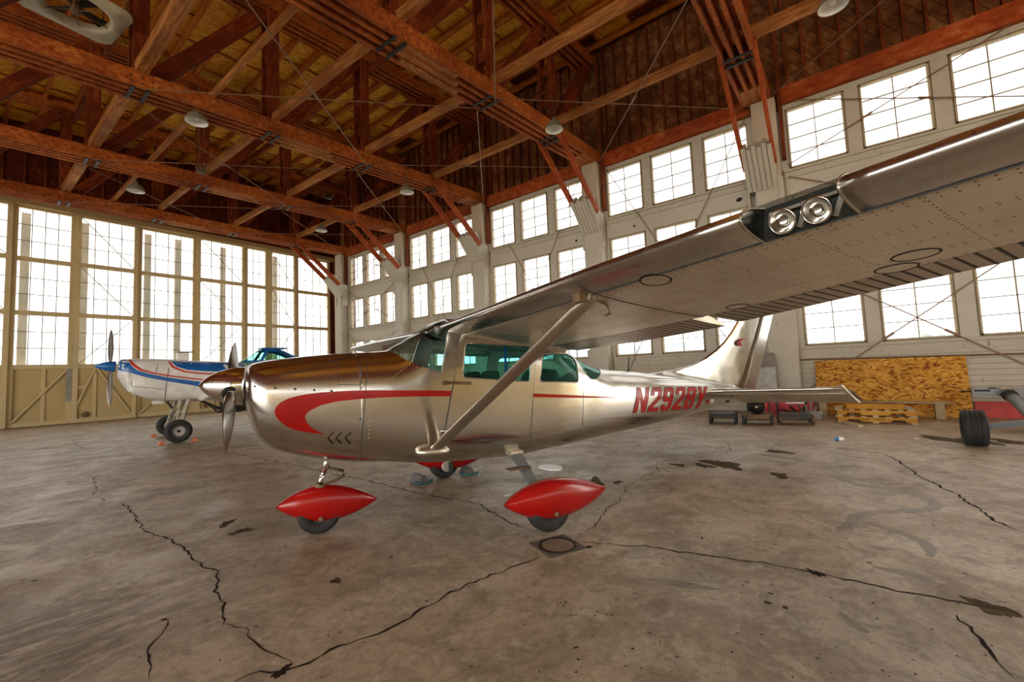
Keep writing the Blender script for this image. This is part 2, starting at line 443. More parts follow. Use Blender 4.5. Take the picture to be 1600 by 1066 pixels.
# cracks: jagged slits traced on the floor
CR = [[(365, 1066), (405, 1052), (440, 1050), (500, 1024), (560, 1000), (640, 965), (700, 932), (760, 903), (800, 886), (840, 868)],
      [(905, 846), (960, 850), (1010, 853), (1060, 863), (1120, 868), (1180, 877), (1240, 887), (1290, 899), (1350, 909), (1420, 925), (1500, 943), (1600, 962)],
      [(180, 787), (200, 790), (213, 812), (230, 833), (258, 840), (290, 865), (312, 884), (330, 890), (338, 905), (333, 925), (343, 945), (342, 972), (350, 977)],
      [(350, 977), (380, 982), (388, 1000), (430, 1015), (465, 1035)],
      [(143, 745), (152, 765), (140, 776)], [(155, 778), (160, 788)],
      [(235, 1060), (243, 1030), (247, 1000), (262, 965)],
      [(113, 686), (118, 695), (132, 702), (180, 699), (250, 698)], [(0, 729), (60, 718), (118, 704)],
      [(335, 702), (390, 714), (450, 725), (500, 737), (560, 748), (620, 763), (690, 778), (750, 788), (790, 810), (830, 828)],
      [(905, 838), (925, 825), (945, 800), (972, 775), (978, 762), (1005, 745), (1028, 735), (1024, 722)],
      [(1024, 722), (1060, 716), (1120, 714), (1143, 703), (1130, 688), (1140, 682)],
      [(1140, 682), (1200, 685), (1300, 700), (1380, 710), (1410, 722), (1430, 742), (1470, 762), (1520, 790), (1560, 815), (1600, 832)],
      [(1380, 712), (1480, 716), (1600, 722)], [(1230, 674), (1290, 680), (1300, 684)],
      [(1500, 962), (1540, 1000), (1580, 1040), (1590, 1060)],
      [(0, 820), (80, 807), (160, 795)], [(310, 762), (400, 746), (485, 729)]]
CRW = [.020, .016, .016, .012, .012, .012, .013, .014, .010, .016, .012, .011, .022, .010, .010, .022, .008, .008]
for ci, (pts, w) in enumerate(zip(CR, CRW)):
    g = [on_z(*p) for p in pts]; fine = []
    for a, b in zip(g[:-1], g[1:]):
        n = max(2, int((b - a).length / .045))
        for i in range(n): fine.append(a.lerp(b, i / n))
    fine.append(g[-1]); k = len(fine); off = 0; vs = []
    straight = ci >= 16
    for i, p in enumerate(fine):
        d = (fine[min(i + 1, k - 1)] - fine[max(i - 1, 0)]); d.z = 0; d.normalize(); nn = Vector((-d.y, d.x, 0))
        off = 0 if straight else off * .75 + random.uniform(-.020, .020)
        ww = w * (.9 if straight else random.uniform(.3, 1.2)) * min(1, .25 + i / 5, .25 + (k - 1 - i) / 5) * .5
        c = p + nn * off
        vs += [c + nn * ww + Vector((0, 0, .0015)), c - nn * ww + Vector((0, 0, .0015))]
    mesh('floor_crack' if not straight else 'floor_joint', vs, [(2 * i, 2 * i + 1, 2 * i + 3, 2 * i + 2) for i in range(k - 1)], 'crack' if not straight else 'joint', floor)
def blob(name, c, rx, ry, mat, z=.001, n=28, jag=.3, rot=0.0, parent=floor):
    ph = [random.uniform(0, 6.28) for _ in range(4)]; vs = []
    for i in range(n):
        t = 2 * math.pi * i / n; r = 1 + jag * (.5 * math.sin(2 * t + ph[0]) + .35 * math.sin(3 * t + ph[1]) + .3 * math.sin(5 * t + ph[2]) + .2 * math.sin(9 * t + ph[3]))
        x, y = math.cos(t) * rx * r, math.sin(t) * ry * r
        vs.append((c[0] + x * math.cos(rot) - y * math.sin(rot), c[1] + x * math.sin(rot) + y * math.cos(rot), z))
    return mesh(name, vs, [tuple(range(n))], mat, parent)
for (x, y, rx, ry, m) in [(1130, 726, .16, .34, 'stain'), (1100, 728, .1, .14, 'stain'), (1218, 743, .10, .13, 'stain'), (1216, 706, .12, .2, 'stain'), (1060, 727, .07, .12, 'stain'),
                          (932, 752, .08, .16, 'stain'), (965, 754, .06, .08, 'stain'), (355, 818, .06, .10, 'stain'), (378, 830, .07, .09, 'stain'), (525, 908, .03, .05, 'stain'),
                          (440, 1050, .028, .045, 'crack'), (1275, 896, .03, .06, 'crack'), (1548, 950, .06, .12, 'stain'), (1495, 688, .25, .5, 'stain'), (1575, 690, .15, .3, 'stain'), (920, 855, .02, .03, 'crack')]:
    p = on_z(x, y); blob('floor_stain', (p.x, p.y), rx, ry, m, .001, 28, .55, -YAW)

def trail(pts, w):
    g = [on_z(*p) for p in pts]; f_ = []
    for i in range(len(g) - 1):
        p0, p1, p2, p3 = g[max(i - 1, 0)], g[i], g[i + 1], g[min(i + 2, len(g) - 1)]
        for j in range(8):
            t = j / 8; f_.append(.5 * ((2 * p1) + (p2 - p0) * t + (2 * p0 - 5 * p1 + 4 * p2 - p3) * t * t + (3 * p1 - p0 - 3 * p2 + p3) * t ** 3))
    f_.append(g[-1]); k = len(f_); vs = []
    for i, p in enumerate(f_):
        d = f_[min(i + 1, k - 1)] - f_[max(i - 1, 0)]; d.z = 0; d.normalize(); nn = Vector((-d.y, d.x, 0)); ww = w * random.uniform(.6, 1.2) * min(1, .15 + i / 6, .15 + (k - 1 - i) / 6)
        vs += [(p.x + nn.x * ww, p.y + nn.y * ww, .0008), (p.x - nn.x * ww, p.y - nn.y * ww, .0008)]
    mesh('damp_trail', vs, [(2 * i, 2 * i + 1, 2 * i + 3, 2 * i + 2) for i in range(k - 1)], 'damp', floor)
trail([(1290, 740), (1340, 757), (1400, 765), (1450, 780), (1462, 790), (1440, 798), (1380, 800), (1340, 806), (1328, 820), (1308, 832)], .055)
trail([(1345, 815), (1400, 830), (1445, 850), (1456, 872)], .045)
trail([(1360, 885), (1430, 900), (1452, 912)], .045); trail([(1010, 905), (1060, 912), (1128, 922)], .04); trail([(1310, 955), (1340, 980), (1360, 990)], .03)
sp_ = MB()                                         # scattered grit and spots, too many to count
rg = random.Random(21)
for i in range(290):
    if i < 210: x_, y_ = rg.uniform(820, 1600), rg.uniform(740, 1060)
    else: x_, y_ = rg.uniform(0, 900), rg.uniform(720, 1060)
    p = on_z(x_, y_); r_ = rg.uniform(.003, .010) * (2.2 if rg.random() < .12 else 1); n_ = 7; an = rg.uniform(0, 3.1); e_ = rg.uniform(.4, 1)
    vs = []
    for j in range(n_):
        t = 6.283 * j / n_; q = r_ * rg.uniform(.7, 1.25); a_, b_ = math.cos(t) * q, math.sin(t) * q * e_
        vs.append((p.x + a_ * math.cos(an) - b_ * math.sin(an), p.y + a_ * math.sin(an) + b_ * math.cos(an), .0012))
    sp_.add(vs, [tuple(range(n_))])
o = sp_.obj('floor_grit', 'stain', floor); o['kind'] = 'stuff'

# drain cover in the floor
dc = on_z(871, 853)
drain = empty('floor_drain', (dc.x, dc.y, 0), label='round iron drain cover in a square floor patch by the main wheel', cat='drain')
r45 = math.radians(20)
m = MB()
sq = [(dc.x + .24 * math.cos(r45 + a * H), dc.y + .24 * math.sin(r45 + a * H)) for a in range(4)]
mesh('patch', *prism(sq, lambda p: (p[0], p[1], .0012), (0, 0, .003)), 'joint', drain)
MB().lathe([(0.001, .007), (.125, .007), (.13, .004)], (dc.x, dc.y, 0), (0, 0, 1), 32).obj('cover', 'damp', drain)
MB().lathe([(.13, .004), (.135, .009), (.15, .009), (.155, .004)], (dc.x, dc.y, 0), (0, 0, 1), 32).obj('rim', 'iron', drain)

# ceiling
xs = [LX, MIDX, 16.2]
cv = []
for x in xs:
    zz = 12.95 - .055 * (WX - max(x, 2 * MIDX - x)) + .06
    cv += [(x, RY, zz), (x, DY + .4, zz), (x, RY, zz + .15), (x, DY + .4, zz + .15)]
cf = []
for i in (0, 1):
    a = 4 * i; b = a + 4
    cf += [(a, a + 1, b + 1, b), (a + 2, b + 2, b + 3, a + 3), (a, b, b + 2, a + 2), (a + 1, a + 3, b + 3, b + 1)]
cf += [(0, 2, 3, 1), (8, 9, 11, 10)]
ceiling = mesh('ceiling', cv, cf, 'gable'); tag(ceiling, 'timber roof of strand board sheets on long purlins', 'ceiling', kind='structure')
TB = [DY, 22.79, 17.41, 12.03, 6.65, 1.45, -4.09]
x = WX - .3
while x > -1.2:                                   # purlins, one length per truss bay
    for a, b in zip(TB[:-1], TB[1:]):
        zz = z_deck(x)
        beam('purlin', (x, a + .1, zz - .12), (x, b - .1, zz - .12), .08, .24, 'purlin', ceiling)
    x -= .79
y = DY - .1
row = 0
while y > -4.0:                                   # strand board sheets on top of them
    x = WX + .1 - (1.22 if row % 2 else 0)
    while x > -1.5:
        xa = x - 2.43
        beam('roof_sheet', (x, y - .61, z_deck(x) + .02), (xa, y - .61, z_deck(xa) + .02), 1.20, .018, 'roof_osb', ceiling)
        x -= 2.44
    y -= 1.22; row += 1
x = WX - .3
while x > -1.2:                                   # short blocking between purlins at sheet edges
    y = DY - 1.32
    while y > 0:
        if random.random() < .8:
            zz = z_deck(x - .3)
            beam('blocking', (x - .04, y, zz - .02), (x - .75, y, zz - .02), .05, .05, 'purlin', ceiling)
        y -= 1.22
    x -= .79

# plain outer walls that the camera does not see, with openings added to let in fill light
def holed_wall(name, fixed, axis, u0, u1, z1, holes, label, mat='white'):
    us = sorted({u0, u1, *[h[0] for h in holes], *[h[1] for h in holes]}); zs = sorted({0, z1, *[h[2] for h in holes], *[h[3] for h in holes]})
    b = MB()
    for a, c in zip(us[:-1], us[1:]):
        for e, g in zip(zs[:-1], zs[1:]):
            mu, mz = (a + c) / 2, (e + g) / 2
            if any(h[0] < mu < h[1] and h[2] < mz < h[3] for h in holes): continue
            if axis == 'x': b.box(fixed - .2, fixed, a, c, e, g)
            else: b.box(a, c, fixed - .2, fixed, e, g)
    return tag(b.obj(name, mat), label, 'wall', kind='structure')
holed_wall('wall_left', LX, 'x', RY, DY + .4, 12.9, [(-13.5, 14.5, 0.0, 8.2)], 'unseen far side wall with a wide opening added to let in daylight')
holed_wall('wall_rear', RY, 'y', LX, 16.2, 12.9, [(-19.5, 13.5, 3.7, 5.9)], 'end wall behind the camera with a glazed band added for light', 'cream_sheet')
rd = mesh('door_10', [(-19.5, RY - .1, 3.7), (13.5, RY - .1, 3.7), (13.5, RY - .1, 5.9), (-19.5, RY - .1, 5.9)], [(0, 1, 2, 3)], 'pane')  # added glazing, shaped for the bright band mirrored in the cowling
tag(rd, 'dusty glazing of the added light band behind the camera', 'hangar door', kind='structure')

# ------------------------------------------------------------------ window wall (right)
EDG = [0, 1.24, 1.576, 2.852, 3.207, 4.412]
Y0B = 22.302
ROWS = [(6.651, 8.298), (4.214, 5.863), (1.786, 3.430)]
wr = empty('wall_right', (WX, 9.5, 0), label='white timber window wall with rows of panes and bare boards above', cat='wall', kind='structure')
YA, YB = -8.0, 23.3
BACK = WX + .16
b2 = MB(); b = MB()                                # core of the wall behind boards, with true openings
us = sorted({YA, YB, *[Y0B - k * BAY - e for k in range(5) for e in EDG]})
zs = sorted({0, 13.0, *[z for r in ROWS for z in r]})
holes = [(Y0B - k * BAY - EDG[2 * j + 1], Y0B - k * BAY - EDG[2 * j], r[0], r[1]) for k in range(5) for j in range(3) for r in ROWS]
for a, c in zip(us[:-1], us[1:]):
    for e, g in zip(zs[:-1], zs[1:]):
        mu, mz = (a + c) / 2, (e + g) / 2
        if any(h[0] < mu < h[1] and h[2] < mz < h[3] for h in holes): continue
        (b2 if e > 8.2 else b).box(WX + .03, BACK, a, c, e, g)
b.obj('wall_core', 'muntin', wr); b2.obj('upper_wall_core', 'gable', wr)
BAYN = ['far corner bay', 'second bay from the doors', 'middle bay', 'fourth bay from the doors', 'bay nearest the camera']
ROWN = ['top row', 'middle row', 'bottom row']
COLN = ['left', 'centre', 'right']
_pane = {}
def pane_data(mat, w, h):
    k = (mat, round(w, 3), round(h, 3))
    if k not in _pane:
        me = bpy.data.meshes.new('pane'); me.from_pydata([(0, -w / 2, -h / 2), (0, w / 2, -h / 2), (0, w / 2, h / 2), (0, -w / 2, h / 2)], [], [(0, 1, 2, 3)])
        me.materials.append(MAT[mat]); me.update(); _pane[k] = me
    return _pane[k]
wn = 0
for k in range(5):
    y_far, y_near = COLY[k] - .35, COLY[k + 1] + .35
    yb0 = Y0B - k * BAY
    for r, (z0, z1) in enumerate(ROWS):
        # spandrel and sill boards of this bay
        block('sill_board', WX - .07, WX + .03, y_near, y_far, z0 - .10, z0 - .035, 'white_worn', wr)
        block('apron_board', WX - .012, WX + .03, y_near, y_far, z0 - .26, z0 - .10, 'white_worn', wr)
        block('head_board', WX - .02, WX + .03, y_near, y_far, z1 + .02, z1 + .16, 'white', wr)
        if r < 2:
            block('spandrel_board', WX + .005, WX + .03, y_near, y_far, ROWS[r + 1][1] + .165, z0 - .265, 'white', wr)
        for a, c in ((EDG[1], EDG[2]), (EDG[3], EDG[4])):
            block('mullion', WX - .015, WX + .03, yb0 - c + .03, yb0 - a - .03, z0 - .03, z1 + .02, 'white', wr)
        for a, c in ((-.30, 0), (EDG[5], EDG[5] + .42)):
            block('jamb', WX - .015, WX + .03, yb0 - c + .03, yb0 - a, z0 - .03, z1 + .02, 'white', wr)
        for j in range(3):
            ya, yc = yb0 - EDG[2 * j + 1], yb0 - EDG[2 * j]
            wn += 1
            w = empty(f'window_{wn}', (WX, (ya + yc) / 2, z0),
                      label=f'{COLN[j]} eight-pane window of the {ROWN[r]} in the {BAYN[k]}', cat='window', kind='structure')
            f = MB(); t_ = .035
            f.box(WX - .025, WX + .10, ya, ya + t_, z0, z1); f.box(WX - .025, WX + .10, yc - t_, yc, z0, z1)
            f.box(WX - .025, WX + .10, ya, yc, z1 - t_, z1); f.box(WX - .025, WX + .10, ya, yc, z0, z0 + t_)
            f.obj('frame', 'putty', w)
            ym = (ya + yc) / 2; ph = (z1 - z0 - 2 * t_) / 4; pw = (yc - ya) / 2 - t_
            block('muntin', WX + .03, WX + .065, ym - .011, ym + .011, z0 + t_, z1 - t_, 'muntin', w)
            for i in (1, 2, 3):
                block('muntin', WX + .03, WX + .065, ya + t_, yc - t_, z0 + t_ + i * ph - .010, z0 + t_ + i * ph + .010, 'muntin', w)
            for i in range(4):
                for s_ in (-1, 1):
                    mat = 'pane_clear' if r == 2 and i < 2 else 'pane'
                    o = bpy.data.objects.new('pane', pane_data(mat, pw, ph))
                    put(o, w, Matrix.Translation((WX + .05, ym + s_ * pw / 2, z0 + t_ + (i + .5) * ph)))
    # header beam, studs and diagonal sheathing above the windows
    block('header_beam', WX - .16, WX + .03, y_near, y_far, 8.47, 8.92, 'header', wr)
    y = y_far - .25
    while y > y_near:
        block('stud', WX - .13, WX, y - .03, y + .03, 8.92, 12.8, 'stud', wr); y -= .40
    # shiplap below the lowest sill
    zz = .02
    while zz < 1.50:
        n = random.choice((1, 2)); cuts = [y_near, *([random.uniform(y_near + 1, y_far - 1)] if n == 2 else []), y_far]
        for a, c in zip(cuts[:-1], cuts[1:]):
            block('shiplap_board', WX + .004 + random.uniform(0, .006), WX + .03, a + .004, c - .004, zz, zz + .116, 'white_worn', wr)
        zz += .128
w_ = .235
s = YA - 5
while s < YB:                                      # 45 degree boards, clipped to the wall above the header
    poly = [(s, 8.90), (s + w_ * 1.33, 8.90), (s + w_ * 1.33 - 4.2 * -.75, 13.1), (s - 4.2 * -.75, 13.1)]
    poly = clip_poly(poly, 0, YA + .02, False)
    if len(poly) > 2: poly = clip_poly(poly, 0, YB - .02, True)
    if len(poly) > 2: poly = clip_poly(poly, 1, 12.85, True)
    if len(poly) > 2:
        mesh('sheathing_board', *prism(poly, lambda p: (WX + random.uniform(.0, .008), p[0], p[1]), (.03, 0, 0)), 'sheathing', wr)
    s += w_ * 1.33 + .014
# pipe along the wall under the windows
pp = MB(); pp.tube([(WX - .07, 1.42, 1.41), (WX - .07, -4.0, 1.33)], .018, 8).obj('rail_pipe', 'rod', wr)
MB().tube([(WX - .06, .98, 0.05), (WX - .06, .98, 3.4)], .022, 8).obj('conduit', 'white', wr)
block('switch_panel', WX - .03, WX + .004, 7.0 - .28, 7.28, 1.55, 2.05, 'white_worn', wr)
for yy in (6.92, 7.10): block('vent_slot', WX - .034, WX - .02, yy - .025, yy + .025, 1.66, 1.9, 'black', wr)
block('warning_plate', WX - .012, WX + .004, 2.93, 3.33, 1.42, 1.62, 'red_junk', wr)
# knots and holes where plaster is missing
for (px_, py_, r_) in [(1155, 312, .09), (1320, 273, .07), (900, 376, .06), (991, 353, .05)]:
    p = on_x(px_, py_, WX - .01); vs = []
    for i in range(9):
        t = 6.283 * i / 9; rr = r_ * random.uniform(.7, 1.2); vs.append((WX + .003, p.y + rr * math.cos(t), p.z + rr * .8 * math.sin(t)))
    mesh('wall_hole', vs, [tuple(range(9))[::-1]], 'crack', wr)

# columns with the white boards that clasp the knee braces
for k in range(5):
    yc = COLY[k] if k else 23.0
    c = empty('wall_column', (WX - .2, yc, 0), label=f'white boxed wall column, {ORD[k]} from the hangar doors, with clasping boards', cat='column', group='wall columns')
    block('lower_shaft', WX - .42, WX, yc - .33, yc + .33, 0, 6.35, 'white', c)
    block('upper_shaft', WX - .40, WX, yc - .29, yc + .29, 6.35, 8.60, 'cream_pillar', c)
    block('side_stud', WX - .2, WX, yc - .43, yc - .34, 6.9, 12.6, 'stud', c)
    p0 = Vector((12.82, 0, 7.12)); p1 = Vector((WX - .30, 0, 6.22))
    for i in range(6):
        yy = TY[k] + (-.30 + .12 * i)
        beam('clasp_board', (p0.x - .05 * (i % 2), yy, p0.z + .05 * (i % 2)), (p1.x, yy, p1.z), .105, .42, 'white', c)
    for sgn in (-1, 1):
        block('column_board', WX - .46, WX - .1, TY[k] + sgn * .345 - .02, TY[k] + sgn * .345 + .02, 5.55, 6.75, 'white', c)

# ------------------------------------------------------------------ hangar door wall
dw = empty('wall_door', (6, DY, 0), label='end wall of dark boards above and beside the hangar doors', cat='wall', kind='structure')
b = MB(); b.box(LX, 14.8, DY + .02, DY + .2, 9.22, 13.0); b.box(14.42, 14.8, DY + .02, DY + .2, 0, 9.22); b.box(LX, -3.6, DY + .02, DY + .2, 0, 9.22)
b.obj('wall_core', 'gable', dw)
for i in range(60):                                # boards of the gable: lying at a slant, clipped
    s = -8 + i * .44
    poly = [(s, 9.22), (s + .42, 9.22), (s + .42 + 3.6, 12.9), (s + 3.6, 12.9)]
    poly = clip_poly(clip_poly(poly, 0, -1.5, False) or [], 0, 14.4, True) if clip_poly(poly, 0, -1.5, False) else []
    if len(poly) > 2:
        mesh('gable_board', *prism(poly, lambda p: (p[0], DY + .02, p[1]), (0, -.02 - random.uniform(0, .008), 0)), 'gable', dw)
for i in range(28):
    x = 14.2 - i * .58
    block('gable_stud', x - .04, x + .04, DY - .10, DY, 9.22, 12.8, 'stud', dw)
for i in range(2): block('side_board', 14.44 + i * .16, 14.585 + i * .16, DY - .02, DY + .02, 0, 9.2, 'gable', dw)
block('track_header', -3.6, 14.6, DY - .28, DY + .1, 8.86, 9.10, 'cream_sheet', dw)
block('track_header', -3.6, 14.6, DY - .20, DY + .1, 9.10, 9.26, 'gable', dw)
b = MB(); b.box(14.66, 14.8, 23.4, DY, 0, 13.0); b.box(WX, 14.8, 23.32, 23.40, 0, 13.0)
b.obj('door_pocket', 'gable', dw)

DZ = [2.36, 4.523, 6.698, 8.77]
leaves = [  # x0, x1, pane columns, offset of its track, name detail
    (-3.45, -1.05, 4, 0.0), (-1.05, 1.20, 4, -.12), (1.20, 2.98, 4, 0.0), (2.98, 5.02, 4, -.12), (5.02, 7.32, 4, 0.0), (7.30, 9.51, 4, -.12), (9.51, 10.74, 3, 0.0), (10.74, 12.28, 3, -.12), (12.28, 14.42, 4, 0.0)]
for n, (x0, x1, nc, dy) in enumerate(leaves):
    Yd = DY + dy
    d = empty(f'door_{n + 1}', ((x0 + x1) / 2, Yd, 0), label=f'cream steel hangar door leaf with tall glazing, {ORD[8 - n]} from the corner column', cat='hangar door', kind='structure')
    pw_ = .15
    for xx in (x0, x1 - pw_): block('stile', xx, xx + pw_, Yd - .09, Yd + .07, 0.03, 8.86, 'cream', d)
    for zz in DZ: block('rail', x0 + pw_, x1 - pw_, Yd - .07, Yd + .06, zz - .09 if zz < 8.7 else zz, zz + .09, 'cream', d)
    xa, xb = x0 + pw_, x1 - pw_; cw = (xb - xa) / nc
    for r in range(3):
        za, zb = DZ[r] + .09, (DZ[r + 1] - .09 if r < 2 else DZ[3]); ph = (zb - za) / 3
        for i in range(1, nc): block('muntin', xa + i * cw - .013, xa + i * cw + .013, Yd - .02, Yd + .02, za, zb, 'muntin', d)
        for i in (1, 2): block('muntin', xa, xb, Yd - .02, Yd + .02, za + i * ph - .013, za + i * ph + .013, 'muntin', d)
        for i in range(nc):
            for j in range(3):
                o = bpy.data.objects.new('pane', pane_data('pane', cw, ph))
                put(o, d, Matrix.Translation((xa + (i + .5) * cw, Yd, za + (j + .5) * ph)) @ Matrix.Rotation(H, 4, 'Z'))
        if n % 2:                                  # tie rods across the glazing
            pa, pb = ((xa, Yd - .05, zb), (xb, Yd - .05, za)) if r else ((xa, Yd - .05, za), (xb, Yd - .05, zb))
            beam('tie_rod', pa, pb, .028, .028, 'muntin', d)
    # sheet panel and framing below the glass
    block('lower_sheet', xa, xb, Yd - .0, Yd + .03, .16, 2.27, 'cream_sheet', d)
    block('bottom_rail', x0, x1, Yd - .08, Yd + .06, .004, .17, 'cream', d)
    xm = xa + (xb - xa) * (.55 if n % 2 == 0 else .30)
    block('post', xm - .06, xm + .06, Yd - .05, Yd, .17, 2.27, 'cream', d)
    if n % 2 == 0: beam('lower_brace', (xa, Yd - .06, .2), (xb, Yd - .06, 2.25), .05, .07, 'cream', d)
    else:
        beam('lower_brace', (xa, Yd - .06, .75), (xm, Yd - .06, 2.25), .05, .06, 'cream', d)
        beam('lower_brace', (xm + .06, Yd - .06, 2.25), (xb, Yd - .06, .2), .05, .06, 'cream', d)
        block('short_rail', xa, xm - .25, Yd - .06, Yd, 1.42, 1.52, 'cream', d)
        MB().lathe([(.001, .02), (.10, .02), (.12, 0.0)], ((xa + xm) / 2, Yd - .06, .33), (0, -1, 0), 16).obj('wheel_cover', 'brown_iron', d)
# posts of the outer door track seen through the glass
for i, x in enumerate((3.35, 5.55, 6.75, 8.75, 11.45, 4.2 - 2.6)):
    o = block('outer_post', x - .13, x + .13, DY + .75, DY + .95, -.3, 8.8, 'outer_post')
    tag(o, f'pale outer track post seen through the door glass, {ORD[[1, 2, 3, 4, 5, 0][i]]} from the left', 'post', 'outer door posts')
block('sheet_strip', 2.80, 2.97, DY - .1, DY - .06, .9, 2.26, 'galv', bpy.data.objects['door_3'])
# sill track in the floor
o = block('door_track', -3.6, 14.4, DY - .55, DY - .12, 0.0, .012, 'brown_iron'); tag(o, 'rusty floor track in front of the hangar doors', 'track')

# ------------------------------------------------------------------ outside seen through the low windows
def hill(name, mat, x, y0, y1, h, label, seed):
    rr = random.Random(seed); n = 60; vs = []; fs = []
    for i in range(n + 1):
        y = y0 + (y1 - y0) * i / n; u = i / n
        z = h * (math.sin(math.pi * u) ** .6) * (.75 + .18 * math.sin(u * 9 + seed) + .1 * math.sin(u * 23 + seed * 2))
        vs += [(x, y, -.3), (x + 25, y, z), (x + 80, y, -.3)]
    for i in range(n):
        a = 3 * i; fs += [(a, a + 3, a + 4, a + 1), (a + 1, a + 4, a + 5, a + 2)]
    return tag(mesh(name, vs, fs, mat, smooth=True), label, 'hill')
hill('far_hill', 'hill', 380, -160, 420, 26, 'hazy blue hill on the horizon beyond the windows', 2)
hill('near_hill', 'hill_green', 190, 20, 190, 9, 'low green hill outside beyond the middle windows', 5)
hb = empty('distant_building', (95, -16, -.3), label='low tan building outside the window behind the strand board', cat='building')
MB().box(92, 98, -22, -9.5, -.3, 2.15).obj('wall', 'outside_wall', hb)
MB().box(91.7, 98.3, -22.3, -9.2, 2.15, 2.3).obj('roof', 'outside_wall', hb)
tr = empty('distant_tree', (140, -16.6, -.3), label='lone dark tree above the tan building outside', cat='tree')
MB().tube([(140, -16.6, -.3), (140, -16.6, 4)], .25, 6).obj('trunk', 'hill', tr)
rr = random.Random(4); cb = MB()
for i in range(7):
    cb.lathe([(.05, -1), (.7, -.75), (1, -.1), (.8, .55), (.1, 1)], (140 + rr.uniform(-1, 1), -16.6 + rr.uniform(-1.6, 1.6), 4.6 + rr.uniform(-.3, 1.0)), (0, 0, 1), 8)
cb.obj('crown', 'hill_green', tr, True)

# ------------------------------------------------------------------ roof trusses
PLY = (-.30, -.10, .10, .30)
XL = -9.2
for k, Yt in enumerate(TY):
    t = empty('roof_truss', (MIDX, Yt, 0), label=f'red-brown timber roof truss, {ORD[k]} from the hangar doors', cat='truss', group='roof trusses')
    zb = lambda x: z_bot(x, k)
    DEP, TOPD = .36, 3.55
    xe = WX - .02
    for i, dy in enumerate(PLY):                    # chords: four plies with gaps, spliced in lengths
        cuts = [xe, 9.4 - (i % 2) * .5, 4.2 + (i % 2) * .6, MIDX, XL - .0]
        for a, c in zip(cuts[:-1], cuts[1:]):
            beam('bottom_chord_ply', (a, Yt + dy, zb(a) + DEP / 2), (c, Yt + dy, zb(c) + DEP / 2), .075, DEP, 'chord', t)
            beam('top_chord_ply', (min(a, WX - .1), Yt + dy, zb(a) + TOPD + .15), (c, Yt + dy, zb(c) + TOPD + .15), .085, .30, 'chord', t)
    for dy in (-.20, 0, .20):                     # filler pieces at the splice
        beam('splice_filler', (6.9 + dy, Yt + dy, zb(6.9) + .10), (5.25 + dy, Yt + dy, zb(5.25) + .10), .12, .24, 'strut', t)
        beam('splice_filler', (WX - .05, Yt + dy, zb(13.5) + .15), (12.6, Yt + dy, zb(12.6) + .15), .12, .28, 'strut', t)
    for n, x in enumerate(PX):
        z = zb(x)
        if n:                                       # paired posts with spacer blocks
            for dy in (-.19, .19):
                beam('post', (x, Yt + dy, z + .05), (x, Yt + dy, z + TOPD + .1), .085, .28, 'web', t, up=(1, 0, 0))
            for f in (.33, .62):
                beam('spacer_block', (x, Yt - .15, z + TOPD * f), (x, Yt + .15, z + TOPD * f), .16, .28, 'web', t)
        if n < len(PX) - 1:                         # paired diagonals rising towards the window wall
            x2 = PX[n + 1]; z2 = zb(x2)
            for dy in (-.065, .065):
                beam('diagonal', (x2 + .1, Yt + dy, z2 + .22), (x - .1, Yt + dy, z + TOPD + .05), .10, .33, 'web', t)
        b_ = MB()                                   # joint bolts and washers under the chord
        for dx in (-.18, 0, .18):
            for dz in (.08, .2):
                b_.tube([(x + dx, Yt - .34, z + dz), (x + dx, Yt + .34, z + dz)], .020, 6)
        b_.box(x - .17, x - .10, Yt - .30, Yt + .30, z - .03, z - .002); b_.box(x + .08, x + .15, Yt - .30, Yt + .30, z - .03, z - .002)
        b_.obj('joint_bolts', 'iron', t)
    for sgn in (-1, 1):                             # knee braces down to the column
        beam('knee_brace', (10.72, Yt + sgn * .36, zb(10.9) + .22), (13.22, Yt + sgn * .36, 6.72), .085, .22, 'header' if k < 4 else 'header', t)

# struts running from truss to truss along each line of joints
RN = ['nearest the windows', 'second from the windows', 'third from the windows', 'fourth from the windows']
GAP = ['in the first roof bay', 'in the second roof bay', 'in the third roof bay', 'in the fourth roof bay']
for n in (1, 2, 3, 4):
    x = PX[n]
    for g in range(4):
        ya, yb = TY[g] - .30, TY[g + 1] + .30
        big = n == 4
        w, h = (.22, .24) if big else (.13, .22)
        za, zb_ = z_bot(x, g) + .36 + h / 2, z_bot(x, g + 1) + .36 + h / 2
        o = beam('tie_strut', (x, ya + .29, za), (x, yb - .29, zb_), w, h, 'strut')
        tag(o, f'light timber strut {GAP[g]} from the doors, {RN[n - 1]}', 'beam', 'longitudinal roof struts')
    o = beam('tie_strut', (x, TY[4] - .02, z_bot(x, 4) + .49), (x, -4.0, z_bot(x, 4) + .49), .16, .26, 'strut')
    tag(o, f'timber strut between nearest truss and camera, {RN[n - 1]}', 'beam', 'longitudinal roof struts')
for g in (0, 1, 2):
    x = 3.62
    o = beam('thin_strut', (x, TY[g] - .01, z_bot(x, g) + .43), (x, TY[g + 1] + .01, z_bot(x, g + 1) + .43), .09, .14, 'strut')
    tag(o, f'thin pale strut lying {GAP[g]} from the doors', 'beam', 'thin roof struts')
# struts also sit high between the posts: long red boards under the purlins
for n in (2, 4):
    x = PX[n] + .2
    for g in range(4):
        o = beam('upper_strut', (x, TY[g] - .01, z_bot(x, g) + 3.35), (x, TY[g + 1] + .01, z_bot(x, g + 1) + 3.35), .09, .2, 'web')
        tag(o, f'dark red strut high {GAP[g]}, {RN[n - 1]}', 'beam', 'upper roof struts')

